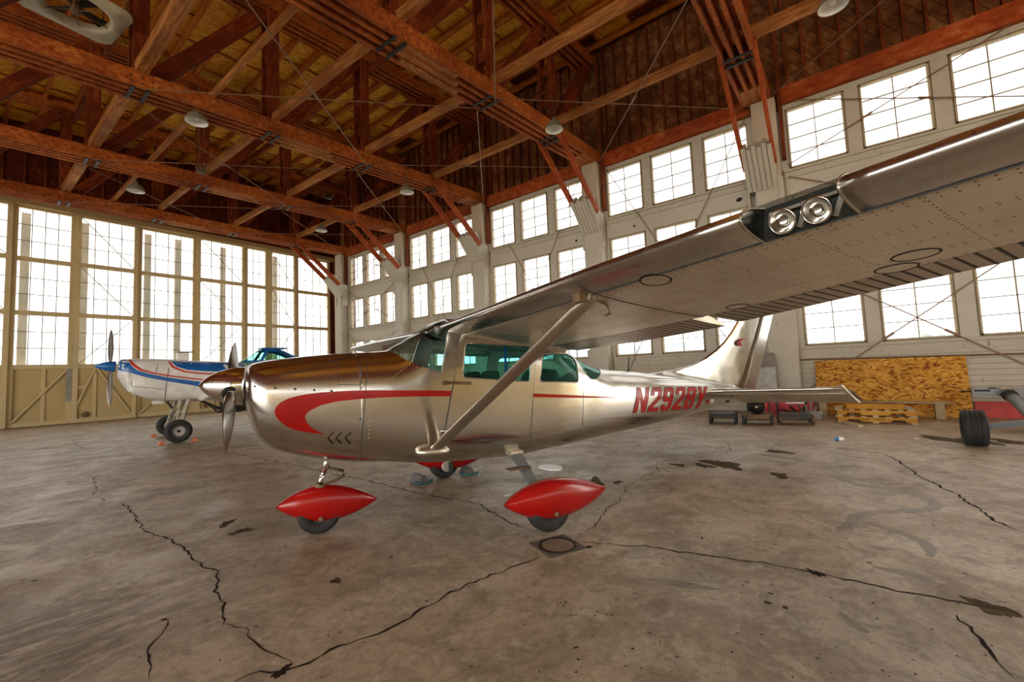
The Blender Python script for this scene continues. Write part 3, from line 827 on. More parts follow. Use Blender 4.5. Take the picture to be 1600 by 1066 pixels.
# steel rods crossing in the plane of the bottom chords
RD = ['slanting left', 'slanting right']
for g in range(4):
    for (na, nb, nm) in ((0, 2, 'by the wall'), (2, 4, 'away from the wall')):
        for s_ in (0, 1):
            A, B = (na, nb) if s_ else (nb, na)
            pa = Vector((PX[A] + (-.1 if A == 0 else 0), TY[g] - .3, z_bot(PX[A], g) - .02)); pb = Vector((PX[B] + (-.1 if B == 0 else 0), TY[g + 1] + .3, z_bot(PX[B], g + 1) - .02))
            dzv = Vector((0, 0, -.07 * s_)); pa += dzv; pb += dzv
            r = MB(); r.tube([pa, pb], .014, 6)
            mid = pa.lerp(pb, .45 + .1 * s_); dv = (pb - pa).normalized()
            r.tube([mid - dv * .16, mid + dv * .16], .03, 6)
            tag(r.obj('brace_rod', 'rod'), f'cross rod {GAP[g]} {nm}, {RD[s_]}', 'rod', 'roof brace rods')
for (na, nb) in ((0, 2),):
    pa, pb = Vector((7.95, -3.6, 8.0)), Vector((WX - .55, TY[4] - .35, 8.55))
    tag(MB().tube([pa, pb], .014, 6).obj('brace_rod', 'rod'), 'thin steel rod on the camera side of the nearest truss', 'rod', 'roof brace rods')

# steel rods crossing on the window wall
def wall_rod(a, b_, lab, w=.012):
    pa, pb = Vector((WX - .10, *a)), Vector((WX - .10, *b_)); r = MB(); r.tube([pa, pb], w, 6)
    dv = (pb - pa).normalized(); m_ = pa.lerp(pb, .62); r.tube([m_ - dv * .13, m_ + dv * .13], w * 2.2, 6)
    tag(r.obj('wall_rod', 'rod'), lab, 'rod', 'wall brace rods')
for k, nm in ((1, 'second bay from the doors'), (2, 'middle bay'), (3, 'fourth bay from the doors')):
    ya, yb = COLY[k] - .42, COLY[k + 1] + .45
    wall_rod((ya, 8.5), (yb, .4), f'brace rod falling to the right over the windows of the {nm}')
    wall_rod((yb, 8.5), (ya, .4), f'brace rod falling to the left over the windows of the {nm}')
for k, nm in ((0, 'far corner bay'), (4, 'bay nearest the camera')):
    ya, yb = COLY[k] - .45, COLY[k + 1] + .45
    for (zh, zl, tn) in ((8.58, 6.72, 'top row'), (6.4, 4.1, 'middle row'), (3.95, .62, 'bottom row')):
        wall_rod((ya, zh), (yb, zl), f'brace rod falling to the right over the {tn} of the {nm}', .014)
        wall_rod((yb, zh), (ya, zl), f'brace rod falling to the left over the {tn} of the {nm}', .014)

# ------------------------------------------------------------------ pendant lamps
LMP = [((307, 191), 'with a tilted white bowl above the blue aeroplane'), ((212, 299), 'farthest left, before the hangar doors'), ((866, 203), 'under the fourth truss from the doors'),
       ((636, 301), 'under the third truss near the window wall'), ((502, 361), 'smallest, in the corner by the doors'), ((1302, 10), 'cut by the top edge of the picture')]
for (q, lab) in LMP:
    p = on_z(q[0], q[1], 7.72)
    l = empty('pendant_lamp', p, label=f'enamel pendant lamp {lab}', cat='lamp', group='pendant lamps')
    R_ = .24
    out = [(R_, 0), (R_ * .98, .03), (R_ * .86, .11), (R_ * .62, .19), (R_ * .30, .235), (.055, .25), (.05, .32), (.03, .34)]
    inn = [(R_ * .97, .004), (R_ * .95, .03), (R_ * .83, .10), (R_ * .59, .175), (R_ * .28, .222), (.001, .232)]
    MB().lathe(out, p, (0, 0, 1), 28).obj('shade', 'lamp_out', l, True)
    MB().lathe(inn, p, (0, 0, 1), 28).obj('shade_lining', 'lamp_in', l, True)
    MB().lathe([(.001, .03), (.035, .05), (.045, .09), (.03, .16), (.02, .2)], p, (0, 0, 1), 12).obj('bulb', 'lamp_in', l, True)
    kk = min(range(5), key=lambda i: abs(TY[i] - p.y))
    MB().tube([p + Vector((0, 0, .33)), Vector((p.x, p.y, z_bot(p.x, kk) + .62))], .008, 6).obj('cord', 'black', l)
    if abs(TY[kk] - p.y) > .35:
        beam('hanger_bar', (p.x, p.y, z_bot(p.x, kk) + .62), (p.x, TY[kk], z_bot(p.x, kk) + .5), .04, .06, 'stud', l)

# small box hung on two rods
p = on_z(314, 266, 8.3)
bx_ = empty('hanging_box', p, label='small grey box hung on two rods under the third truss', cat='box')
MB().box(p.x - .12, p.x + .12, p.y - .09, p.y + .09, p.z - .1, p.z + .1).obj('body', 'brown_iron', bx_)
for s_ in (-.08, .08): MB().tube([(p.x + s_, p.y, p.z + .1), (p.x + s_, p.y, p.z + 2.9)], .012, 6).obj('hanger', 'rod', bx_)

# ------------------------------------------------------------------ big ceiling fan with a square pressed shroud
fc = on_z(118, 18, 9.15)
fan = empty('exhaust_fan', fc, label='large cream fan with a square shroud and spoked hub in the roof', cat='fan')
half, ro = .74, .56; n = 48; a0 = math.radians(8)
vs, fs = [], []
for i in range(n):
    t = 2 * math.pi * i / n; c_, s_ = math.cos(t), math.sin(t); m_ = half / max(abs(c_), abs(s_))
    m_ = min(m_, half * 1.28)
    ca, sa = math.cos(t + a0), math.sin(t + a0)
    for r_, z_ in ((ro * .94, .16), (ro * .95, .04), (ro, 0), (ro + .04, 0), (m_, .03), (m_, .10)):
        vs.append((fc.x + ca * r_, fc.y + sa * r_, fc.z + z_))
for i in range(n):
    a = 6 * i; b2 = 6 * ((i + 1) % n)
    for j in range(5): fs.append((a + j, a + j + 1, b2 + j + 1, b2 + j))
mesh('shroud', vs, fs, 'fan', fan, True)
MB().lathe([(.001, -.05), (.07, -.04), (.09, .02), (.09, .2), (.001, .2)], fc, (0, 0, 1), 16).obj('hub', 'brown_iron', fan, True)
sp = MB()
for i in range(6):
    t = math.pi * i / 3 + .3; sp.tube([fc + Vector((math.cos(t) * .05, math.sin(t) * .05, .02)), fc + Vector((math.cos(t) * ro, math.sin(t) * ro, .05))], .012, 6)
sp.obj('spokes', 'rod', fan)
for i in range(4):
    t = math.pi * i / 2 + .5; d_ = Vector((math.cos(t), math.sin(t), 0)); e_ = Vector((-d_.y, d_.x, 0))
    v4 = [fc + d_ * .08 + e_ * .04 + Vector((0, 0, .10)), fc + d_ * .56 + e_ * .13 + Vector((0, 0, .10)), fc + d_ * .56 - e_ * .13 + Vector((0, 0, .17)), fc + d_ * .08 - e_ * .05 + Vector((0, 0, .13))]
    mesh('blade', [tuple(p) for p in v4] + [tuple(p + Vector((0, 0, .006))) for p in v4], [(0, 3, 2, 1), (4, 5, 6, 7), (0, 1, 5, 4), (1, 2, 6, 5), (2, 3, 7, 6), (3, 0, 4, 7)], 'iron', fan)
for i in range(4):
    t = math.pi * i / 2 + math.pi / 4 + a0; e_ = fc + Vector((math.cos(t), math.sin(t), 0)) * half * 1.15
    MB().tube([(e_.x, e_.y, e_.z + .08), (e_.x, e_.y, z_deck(e_.x) - .05)], .015, 6).obj('hanger', 'rod', fan)

# ------------------------------------------------------------------ lofted aircraft bodies
def pchip(xs, ys):
    xs = np.array(xs, float); ys = np.array(ys, float)
    h = np.diff(xs); d = np.diff(ys) / h; m = np.zeros_like(ys); m[0], m[-1] = d[0], d[-1]
    for i in range(1, len(xs) - 1):
        if d[i - 1] * d[i] > 0:
            w1, w2 = 2 * h[i] + h[i - 1], h[i] + 2 * h[i - 1]; m[i] = (w1 + w2) / (w1 / d[i - 1] + w2 / d[i])
    def f(x):
        x = min(max(x, xs[0]), xs[-1]); i = int(min(max(np.searchsorted(xs, x) - 1, 0), len(xs) - 2)); t = (x - xs[i]) / h[i]
        return float((1 + 2 * t) * (1 - t) ** 2 * ys[i] + t * (1 - t) ** 2 * h[i] * m[i] + t * t * (3 - 2 * t) * ys[i + 1] + t * t * (t - 1) * h[i] * m[i + 1])
    return f
class Loft:
    """body of stations (x, top z, bottom z, half width, z of the widest line, top exponent, bottom exponent)"""
    def __init__(s, st):
        st = sorted(st); s.x0, s.x1 = st[0][0], st[-1][0]
        s.c = [pchip([r[0] for r in st], [r[i] for r in st]) for i in range(1, 7)]
    def at(s, x): return [f(x) for f in s.c]
    def y(s, x, z):
        zt, zb, w, zc, nt, nb = s.at(x); h, n = (zt - zc, nt) if z >= zc else (zc - zb, nb)
        q = min(abs(z - zc) / max(h, 1e-4), .9999); return w * (1 - q ** n) ** (1 / n)
    def ring(s, x, n=48, inset=0.0):
        zt, zb, w, zc, nt, nb = s.at(x); out = []
        for i in range(n):
            t = 2 * math.pi * i / n; c, sn = math.cos(t), math.sin(t); e = nt if sn >= 0 else nb; h = (zt - zc) if sn >= 0 else (zc - zb)
            out.append((x, math.copysign(abs(c) ** (2 / e), c) * (w - inset), zc + math.copysign(abs(sn) ** (2 / e), sn) * (h - inset)))
        return out
    def mesh(s, xs, n=48, inset=0.0, cap0=True, cap1=True):
        v = []; f = []
        for x in xs: v += s.ring(x, n, inset)
        for i in range(len(xs) - 1):
            for j in range(n):
                f.append((i * n + j, i * n + (j + 1) % n, (i + 1) * n + (j + 1) % n, (i + 1) * n + j))
        if cap0: f.append(tuple(range(n))[::-1])
        if cap1: f.append(tuple((len(xs) - 1) * n + j for j in range(n)))
        return v, f
    def skin(s, x, z, side=1, off=0.0):
        e = .01; y = s.y(x, z)
        dx = (s.y(x + e, z) - s.y(x - e, z)) / (2 * e); dz = (s.y(x, z + e) - s.y(x, z - e)) / (2 * e)
        nv = Vector((-dx, 1, -dz)).normalized(); p = Vector((x, y, z)) + nv * off
        return Vector((p.x, p.y * side, p.z))
    def decal(s, name, loops, mat, parent, off=.002, side=1, step=.06):
        """flat artwork (outer loop, holes) in the x-z plane laid onto the skin"""
        bm = bmesh.new(); ed = []
        for lp in loops:
            vs = [bm.verts.new((p[0], 0, p[1])) for p in lp]
            for i in range(len(vs)): ed.append(bm.edges.new((vs[i], vs[(i + 1) % len(vs)])))
        bmesh.ops.triangle_fill(bm, use_beauty=True, use_dissolve=False, edges=ed, normal=(0, -1, 0))
        xs = [v.co.x for v in bm.verts]; zs = [v.co.z for v in bm.verts]
        for ax, lo, hi in ((0, min(xs), max(xs)), (2, min(zs), max(zs))):
            u = math.floor(lo / step) * step + step
            while u < hi:
                co = [0, 0, 0]; co[ax] = u; no = [0, 0, 0]; no[ax] = 1
                bmesh.ops.bisect_plane(bm, geom=bm.verts[:] + bm.edges[:] + bm.faces[:], plane_co=co, plane_no=no, dist=1e-5); u += step
        for v in bm.verts:
            v.co = s.skin(v.co.x, v.co.z, side, off)
        me = bpy.data.meshes.new(name); bm.to_mesh(me); bm.free(); me.materials.append(MAT[mat]); me.shade_smooth()
        o = bpy.data.objects.new(name, me); col.objects.link(o); o.parent = parent; WM[o.name] = wmat(parent).copy()
        return o
    def line(s, b, pts, r=.003, side=1, off=.001, step=.05):
        path = []
        for p, q in zip(pts[:-1], pts[1:]):
            n = max(1, int(math.hypot(q[0] - p[0], q[1] - p[1]) / step))
            for i in range(n): path.append((p[0] + (q[0] - p[0]) * i / n, p[1] + (q[1] - p[1]) * i / n))
        path.append(pts[-1]); b.tube([s.skin(x, z, side, off) for x, z in path], r, 5)
    def rivets(s, b, pts, gap=.032, r=.0042, side=1):
        for p, q in zip(pts[:-1], pts[1:]):
            L = math.hypot(q[0] - p[0], q[1] - p[1]); n = max(1, int(L / gap))
            for i in range(n):
                x, z = p[0] + (q[0] - p[0]) * i / n, p[1] + (q[1] - p[1]) * i / n
                c = s.skin(x, z, side); t = s.skin(x, z, side, .0025); nv = (t - c).normalized(); rivet(b, c, nv, r)
def rivet(b, c, nv, r, h=.0022):
    a = Vector((1, 0, 0)) - nv * nv.x; a.normalize(); e = nv.cross(a); vs = [c + (a * math.cos(1.0472 * i) + e * math.sin(1.0472 * i)) * r for i in range(6)] + [c + nv * h]
    b.add(vs, [(i, (i + 1) % 6, 6) for i in range(6)])
class Frame:
    def __init__(s, psi, mid):
        s.psi = math.radians(psi); s.o = Vector((mid[0], mid[1], 0)); s.X = Vector((math.cos(s.psi), math.sin(s.psi), 0)); s.Y = Vector((-math.sin(s.psi), math.cos(s.psi), 0))
    def loc(s, P): q = P - s.o; return Vector((q.dot(s.X), q.dot(s.Y), q.z))
    def at(s, x, y, yl=0.0):
        r = pray(x, y); t = (yl - (EYE - s.o).dot(s.Y)) / r.dot(s.Y); return s.loc(EYE + r * t)
    def on(s, loft, x, y, guess=.45):
        yl = guess
        for _ in range(12):
            p = s.at(x, y, yl); yl = .5 * yl + .5 * loft.y(min(max(p.x, loft.x0), loft.x1), p.z)
        p = s.at(x, y, yl); return (p.x, p.z)
def smooth_poly(pts, rad=.03, n=4):
    out = []; k = len(pts)
    for i in range(k):
        p = Vector(pts[i]); a = Vector(pts[i - 1]) - p; c = Vector(pts[(i + 1) % k]) - p
        r = min(rad, a.length * .45, c.length * .45); p0 = p + a.normalized() * r; p1 = p + c.normalized() * r
        for j in range(n + 1):
            t = j / n; out.append(tuple(p0 * (1 - t) ** 2 + p * 2 * t * (1 - t) + p1 * t * t))
    return out
def solid_y(poly, y0, y1, b=None):
    b = b or MB(); n = len(poly)
    ar = sum(poly[i][0] * poly[(i + 1) % n][1] - poly[(i + 1) % n][0] * poly[i][1] for i in range(n))
    if ar < 0: poly = poly[::-1]
    vs = [(p[0], y0, p[1]) for p in poly] + [(p[0], y1, p[1]) for p in poly]
    return b.add(vs, [tuple(range(n)), tuple(range(n, 2 * n))[::-1]] + [(i, n + i, n + (i + 1) % n, (i + 1) % n) for i in range(n)])
def boolean(name, vf, thick, cutter, op, mat, parent, smooth=True):
    me = bpy.data.meshes.new('tmp'); me.from_pydata(vf[0], [], vf[1]); me.update()
    bm = bmesh.new(); bm.from_mesh(me); bmesh.ops.recalc_face_normals(bm, faces=bm.faces); bm.to_mesh(me); bm.free()
    o = bpy.data.objects.new('tmp', me); col.objects.link(o)
    cm = bpy.data.meshes.new('tmpc'); cm.from_pydata(cutter.v, [], cutter.f); cm.update()
    bm = bmesh.new(); bm.from_mesh(cm); bmesh.ops.recalc_face_normals(bm, faces=bm.faces); bm.to_mesh(cm); bm.free()
    c = bpy.data.objects.new('tmpc', cm); col.objects.link(c)
    sm = o.modifiers.new('s', 'SOLIDIFY'); sm.thickness = thick; sm.offset = -1
    bo = o.modifiers.new('b', 'BOOLEAN'); bo.operation = op; bo.solver = 'EXACT'; bo.object = c
    dg = bpy.context.evaluated_depsgraph_get(); res = bpy.data.meshes.new_from_object(o.evaluated_get(dg))
    bpy.data.objects.remove(o); bpy.data.objects.remove(c)
    res.name = name; res.materials.clear(); res.materials.append(MAT[mat])
    if smooth:
        bm = bmesh.new(); bm.from_mesh(res)
        for f in bm.faces: f.smooth = True; f.material_index = 0
        for e in bm.edges:
            if len(e.link_faces) == 2 and e.calc_face_angle(0) > .6: e.smooth = False
        bm.to_mesh(res); bm.free()
    r = bpy.data.objects.new(name, res); col.objects.link(r); r.parent = parent; WM[r.name] = wmat(parent).copy()
    return r

# ------------------------------------------------------------------ the silver high-wing aeroplane
PSI = 158.5
MAT['groove'] = plain('groove_shade', (.09, .07, .05), .7)
FR = Frame(PSI, (3.69, 3.345))
plane = empty('airplane', (3.69, 3.345, 0), math.radians(PSI), label='polished silver high-wing aeroplane with red stripe and red wheel fairings', cat='airplane')
ST = [(2.285, 1.50, 1.22, .20, 1.37, 2.2, 2.2), (2.275, 1.545, 1.17, .29, 1.365, 2.3, 2.3), (2.24, 1.575, 1.04, .375, 1.34, 2.5, 2.4), (2.18, 1.592, .915, .415, 1.30, 2.6, 2.5),
      (2.06, 1.61, .815, .445, 1.26, 2.7, 2.6), (1.87, 1.63, .74, .468, 1.22, 2.8, 2.7), (1.70, 1.645, .69, .483, 1.18, 2.9, 2.8), (1.38, 1.662, .622, .505, 1.14, 3.0, 3.0),
      (1.10, 1.675, .588, .52, 1.10, 3.0, 3.2), (.95, 1.745, .56, .525, 1.08, 3.0, 3.3), (.80, 1.83, .54, .53, 1.07, 3.3, 3.4), (.63, 1.925, .52, .53, 1.06, 3.7, 3.4), (.45, 2.01, .505, .53, 1.05, 4.2, 3.4),
      (.10, 2.03, .482, .53, 1.04, 4.6, 3.4), (-.30, 1.97, .465, .53, 1.02, 4.6, 3.4), (-.72, 1.86, .48, .525, 1.0, 4.2, 3.3), (-.98, 1.70, .49, .505, 1.0, 3.8, 3.2), (-1.20, 1.575, .50, .48, .99, 3.4, 3.0),
      (-1.45, 1.475, .512, .455, .98, 3.0, 2.9), (-1.76, 1.40, .528, .42, .97, 2.6, 2.8), (-2.6, 1.315, .565, .335, .95, 2.3, 2.6), (-3.4, 1.222, .615, .25, .93, 2.2, 2.4),
      (-4.07, 1.125, .665, .19, .91, 2.2, 2.3), (-4.66, 1.02, .71, .14, .88, 2.2, 2.2), (-5.05, .96, .77, .09, .87, 2.1, 2.1)]
FL = Loft(ST)
FU = lambda x, y, g=.45: FR.on(FL, x, y, g)
XC = 1.40
xs_cowl = [XC + i * (2.285 - XC) / 40 for i in range(41)] + [2.262, 2.27, 2.28]
xs_cowl = sorted(set(xs_cowl))
v, f = FL.mesh(xs_cowl, 64); cow = mesh('engine_cowling', v, f, 'alu_cowl', plane, True, True)
cow.data.polygons[-1].use_smooth = False
# window outlines (side view)
win_door = smooth_poly([FU(727, 536), FU(722, 590), FU(828, 597), FU(829, 541)], .05)
win_rear = smooth_poly([FU(848, 553), FU(843, 597), FU(904, 598), FU(897, 560), FU(886, 553)], .05)
win_back = [(-1.05, 1.80), (-1.09, 1.60), (-1.17, 1.40), (-1.27, 1.285), (-1.36, 1.275), (-1.47, 1.31), (-1.62, 1.40), (-1.80, 1.52), (-1.6, 1.80)]
win_ws = [(1.30, 2.15), (1.085, 1.672), (.985, 1.565), (.85, 1.50), (.66, 1.43), (.565, 1.80), (.50, 1.93), (.50, 2.15)]
cut = MB()
solid_y(win_door, -1, 1, cut); solid_y(win_rear, -1, 1, cut); solid_y(win_back, -1, 1, cut); solid_y(win_ws, -1, 1, cut)
xs_f = sorted({round(-5.05 + i * .06, 4) for i in range(int((XC + 5.05) / .06) + 1)} | {XC, -5.05, 1.085, 1.02})
fus = boolean('fuselage', FL.mesh(xs_f, 72), .014, cut, 'DIFFERENCE', 'alu', plane)
glv = FL.mesh([x for x in xs_f if -2.2 < x < 1.3], 72, .005)
for nm, poly, mt in (('windshield', win_ws, 'windshield'), ('rear_window', win_back, 'cabin_glass')):
    boolean(nm, glv, .003, solid_y(poly, -1, 1), 'INTERSECT', mt, plane)
for sd in (1, -1):
    for nm, poly in (('door_window', win_door), ('side_window', win_rear)):
        boolean(nm, glv, .003, solid_y(poly, *((.05, 1) if sd > 0 else (-1, -.05))), 'INTERSECT', 'cabin_glass', plane)
boolean('cabin_liner', FL.mesh([x for x in xs_f if -1.75 < x < 1.0], 48, .022), .004, cut, 'DIFFERENCE', 'liner', plane)
# window surrounds
for nm, poly in (('window_seal', win_door), ('window_seal', win_rear)):
    for sd in (1, -1):
        b = MB(); FL.line(b, poly + [poly[0]], .007, sd, 0, .04); b.obj(nm, 'cabin_dark' if nm == 'x' else 'alu_ctl', plane, True, True)
# red stripe with its crescent, traced along the side
up = [(431, 650.7), (429, 643), (431.5, 636), (437.6, 629.7), (449, 623.5), (464, 619), (482, 615.6), (503, 613.2), (542.7, 610.8), (569, 610), (640, 610.1), (700, 610.6), (718.8, 611.3), (797.6, 613.4), (902.7, 618), (980, 621.8)]
lo = [(902.7, 622.0), (831.8, 620.8), (787, 620.2), (718.8, 619.4), (640, 620), (600, 621.2), (569, 623.2), (529.5, 627), (503, 632.9), (487.5, 640.2), (479.5, 645.5), (476.5, 651.5), (478.3, 658.5), (482.5, 664.5), (490, 670.8), (498, 675), (508.5, 678.8), (490, 677), (475, 675), (463.9, 672.6), (452, 668.4), (442.9, 662.9), (436, 657)]
FL.decal('red_stripe', [[FU(*p) for p in up + lo]], 'red_paint', plane, .0022, 1, .05)
# louvres on the cowling
for i, (ax, ay) in enumerate(((520.4, 675.7), (533.5, 675.7), (548.5, 675.9))):
    tri = [(ax, ay), (ax - 8.2 - i * .6, ay + 8.8), (ax - .8, ay + 17.2), (ax - 2.2, ay + 17.0), (ax - 10.8 - i * .6, ay + 8.7), (ax - 1.6, ay - .1)]
    b = MB(); FL.line(b, [FU(*p) for p in tri[:3]], .006, 1, .004, .02); b.obj('louvre', 'black', plane, True, True)
# registration letters
GL = {'N': ([[(0, 0), (.19, 0), (.19, .60), (.41, 0), (.60, 0), (.60, 1), (.41, 1), (.41, .40), (.19, 1), (0, 1)]], .60),
      '2': ([[(0, 0), (.56, 0), (.56, .17), (.22, .17), (.56, .56), (.56, .88), (.46, 1), (.10, 1), (0, .88), (0, .66), (.19, .66), (.19, .83), (.37, .83), (.37, .62), (0, .20)]], .56),
      '9': ([[(.10, 0), (.46, 0), (.56, .12), (.56, .88), (.46, 1), (.10, 1), (0, .88), (0, .50), (.10, .38), (.37, .38), (.37, .17), (.19, .17), (.19, .27), (0, .27), (0, .12)], [(.19, .55), (.37, .55), (.37, .83), (.19, .83)]], .56),
      '8': ([[(.10, 0), (.46, 0), (.56, .12), (.56, .43), (.50, .51), (.56, .59), (.56, .88), (.46, 1), (.10, 1), (0, .88), (0, .59), (.06, .51), (0, .43), (0, .12)], [(.19, .17), (.37, .17), (.37, .42), (.19, .42)], [(.19, .60), (.37, .60), (.37, .83), (.19, .83)]], .56),
      'Y': ([[(.19, 0), (.38, 0), (.38, .40), (.58, 1), (.385, 1), (.285, .63), (.19, 1), (-.01, 1), (.19, .40)]], .57)}
bl, tl, tr_, br = [Vector(FU(*p, .35)) for p in ((989, 645), (995, 606.5), (1104.5, 604.5), (1094, 638))]
tot = sum(GL[c][1] for c in 'N2928Y') + .12 * 5
def gmap(u, w): # u along 0..tot, w 0..1
    u /= tot; return tuple((bl * (1 - u) + br * u) * (1 - w) + (tl * (1 - u) + tr_ * u) * w)
u0 = 0.0
for c in 'N2928Y':
    loops, wd = GL[c]
    FL.decal('registration_letter', [[gmap(u0 + p[0], p[1]) for p in lp] for lp in loops], 'red_paint', plane, .0035, 1, .05)
    cx, cy = wd / 2, .5
    big = [(cx + (p[0] - cx) * 1.09, cy + (p[1] - cy) * 1.045) for p in loops[0]]
    sml = [[(sum(q[0] for q in lp) / len(lp) + (p[0] - sum(q[0] for q in lp) / len(lp)) * .8, sum(q[1] for q in lp) / len(lp) + (p[1] - sum(q[1] for q in lp) / len(lp)) * .86) for p in lp] for lp in loops[1:]]
    FL.decal('letter_outline', [[gmap(u0 + p[0], p[1]) for p in lp] for lp in [big] + sml], 'cabin_dark', plane, .0022, 1, .05)
    u0 += wd + .12
for (px_, py_, mt) in ((1105.5, 627.5, 'red_paint'), (1112.5, 626.5, 'white_plastic')):
    c = FU(px_, py_, .25); FL.decal('round_sticker', [[(c[0] + .055 * math.cos(t * .524), c[1] + .032 * math.sin(t * .524)) for t in range(12)]], mt, plane, .003, 1, .05)
# panel seams and rivet rows
b = MB()
for pts in ([(573, 556), (572, 600), (569, 640), (564, 690), (561, 702)], [(708, 598), (703, 625), (697, 660), (690, 692)], [(833, 602), (832, 640), (828, 685)], [(911, 600), (911, 640), (909, 666)],
            [(1113, 600), (1130, 618), (1131, 634)]):
    FL.line(b, [FU(*p) for p in pts], .0035, 1, 0)
FL.line(b, [FU(*p) for p in ((500, 556), (528, 568), (528, 601), (562, 602), (565, 556))], .0025, 1, 0)
for sd in (1, -1): FL.line(b, [(1.40, 1.64), (1.85, 1.50), (2.2, 1.42)], .0025, sd, 0)
b.obj('panel_seams', 'cabin_dark', plane, True, True)
b = MB()
RV = [[(577, 625), (640, 627), (700, 629), (760, 631), (830, 634), (905, 636)], [(577, 640), (576, 690)], [(715, 610), (700, 690)], [(836, 605), (830, 680)], [(716, 643), (824, 650)], [(838, 650), (904, 650)], [(840, 604), (908, 606), (980, 612)],
      [(738, 690), (820, 682)], [(915, 606), (912, 668)], [(938, 600), (1010, 596)], [(1000, 600), (1110, 606)], [(920, 655), (1000, 645), (1110, 628)], [(960, 598), (957, 660)], [(1045, 602), (1041, 646)], [(395, 604), (450, 608), (520, 611), (570, 613)], [(600, 600), (640, 570), (690, 590)]]
for r_ in RV:
    pts = [FU(*p) for p in r_]; FL.rivets(b, pts); FL.rivets(b, pts, side=-1)
o = b.obj('rivets', 'alu_ctl', plane, False, True); o['kind'] = 'stuff'
b = MB()
for p in ((398, 604), (430, 606.5), (461, 608), (491, 609.5), (518, 611), (563, 655), (561, 693)): rivet(b, FL.skin(*FU(*p)), FL.skin(*FU(*p), 1, 1) - FL.skin(*FU(*p)), .011, .005)
b.obj('cowl_fasteners', 'grey_dark', plane, False, True)
# door handle and hinge
ha, hb_ = FL.skin(*FU(694, 598), 1, .018), FL.skin(*FU(735, 599), 1, .018)
b = MB(); b.bar(ha, hb_, .012, .03); b.lathe([(.001, .03), (.022, .03), (.026, 0)], FL.skin(*FU(695, 598)), (0, 1, 0), 12); b.obj('door_handle', 'brown_iron', plane, False, True)
b = MB(); b.bar(FL.skin(*FU(688, 676), 1, .01), FL.skin(*FU(706, 675), 1, .03), .02, .02); b.obj('door_hinge', 'chrome', plane, False, True)
c = FU(1137, 627, .2)
FL.decal('tail_slot', [[(c[0] - .05, c[1] - .022), (c[0] + .05, c[1] - .022), (c[0] + .05, c[1] + .022), (c[0] - .05, c[1] + .022)]], 'cabin_dark', plane, .003, 1, .05)
# spinner and two-blade propeller
HUB = Vector((2.40, 0, 1.385))
SB, STP = 2.30, 2.625
prof = []
for i in range(15):
    t = i / 14; prof.append((.166 * (1 - (t) ** 1.9) ** .72 if t < 1 else .001, t * (STP - SB)))
axis = Vector((1, 0, .06)).normalized(); SC = Vector((SB, 0, 1.385))
MB().lathe([(.001, -.0), (.16, -.0)] + prof, SC, axis, 40).obj('spinner', 'spinner', plane, True, True)
MB().lathe([(.001, -.045), (.15, -.045), (.155, -.02), (.001, -.0)], SC, axis, 32).obj('spinner_backplate', 'iron', plane, True, True)
bd = Vector((0, .898, -.44)).normalized()
for sgn in (1, -1):
    d_ = bd * sgn; b = MB(); hub = SC + axis * .09
    side = axis.cross(d_).normalized(); vs = []; n = 12; sects = []
    for i, (r_, ch, th, tw) in enumerate(((.12, .030, .05, 80), (.18, .031, .045, 74), (.26, .046, .026, 62), (.40, .060, .018, 48), (.60, .064, .013, 36), (.80, .052, .009, 28), (.93, .034, .006, 24), (.99, .014, .004, 22), (1.0, .003, .003, 22))):
        tw = math.radians(tw); cd = axis * math.cos(math.radians(90) - tw) * (1) + side * math.sin(math.radians(90) - tw) * sgn
        cd.normalize(); nd = d_.cross(cd).normalized()
        for j in range(n):
            t = 2 * math.pi * j / n; vs.append(tuple(hub + d_ * r_ + cd * (math.cos(t) * ch) + nd * (math.sin(t) * th * .5)))
    fs = [(i * n + j, i * n + (j + 1) % n, (i + 1) * n + (j + 1) % n, (i + 1) * n + j) for i in range(8) for j in range(n)] + [tuple(range(8 * n, 9 * n))]
    bo = mesh('propeller_blade', vs, fs, 'blade', plane, True, True)
    MB().lathe([(.062, .115), (.066, .145), (.058, .158), (.035, .158)], hub, d_, 20).obj('blade_root_ring', 'black', plane, True, True)

# ---- wings
def naca(s):
    m_, p_ = .02, .4; yt = .6 * (.2969 * math.sqrt(s) - .126 * s - .3516 * s * s + .2843 * s ** 3 - .1036 * s ** 4)
    yc = m_ / p_ ** 2 * (2 * p_ * s - s * s) if s < p_ else m_ / (1 - p_) ** 2 * (1 - 2 * p_ + 2 * p_ * s - s * s)
    return yc, yt
def wing_pt(y, s, up, droop=0.0, hinge=.745, grow=0.0):
    a = abs(y); u = max(0, a - 2.54) / 2.95; c = 1.63 - .51 * min(u, 1.02); lex = .60 - .05 * max(0, a - 2.54)
    if a > 5.2: k_ = (a - 5.2) / .32; c2 = c * math.sqrt(max(.02, 1 - (k_ * .8) ** 2)); lex -= (c - c2) * .55; c = c2
    inc = math.radians(9.2 - 3.9 * max(0, (a - 1.6)) / 3.9); zle = 1.885 + .03 * a
    yc, yt = naca(s); tk = 1.0 if a < 5.2 else max(.15, math.sqrt(max(.02, 1 - ((a - 5.2) / .33) ** 2)))
    zf = yc + (yt if up else -yt) * tk + (grow if up else -grow) / c
    px_, pz_ = s * c, zf * c
    if droop:
        h0 = (hinge * c, (naca(hinge)[0] - naca(hinge)[1]) * c); dx, dz = px_ - h0[0], pz_ - h0[1]
        px_, pz_ = h0[0] + dx * math.cos(droop) + dz * math.sin(droop), h0[1] - dx * math.sin(droop) + dz * math.cos(droop)
    return Vector((lex - px_ * math.cos(inc) - pz_ * math.sin(inc), y, zle - px_ * math.sin(inc) + pz_ * math.cos(inc)))
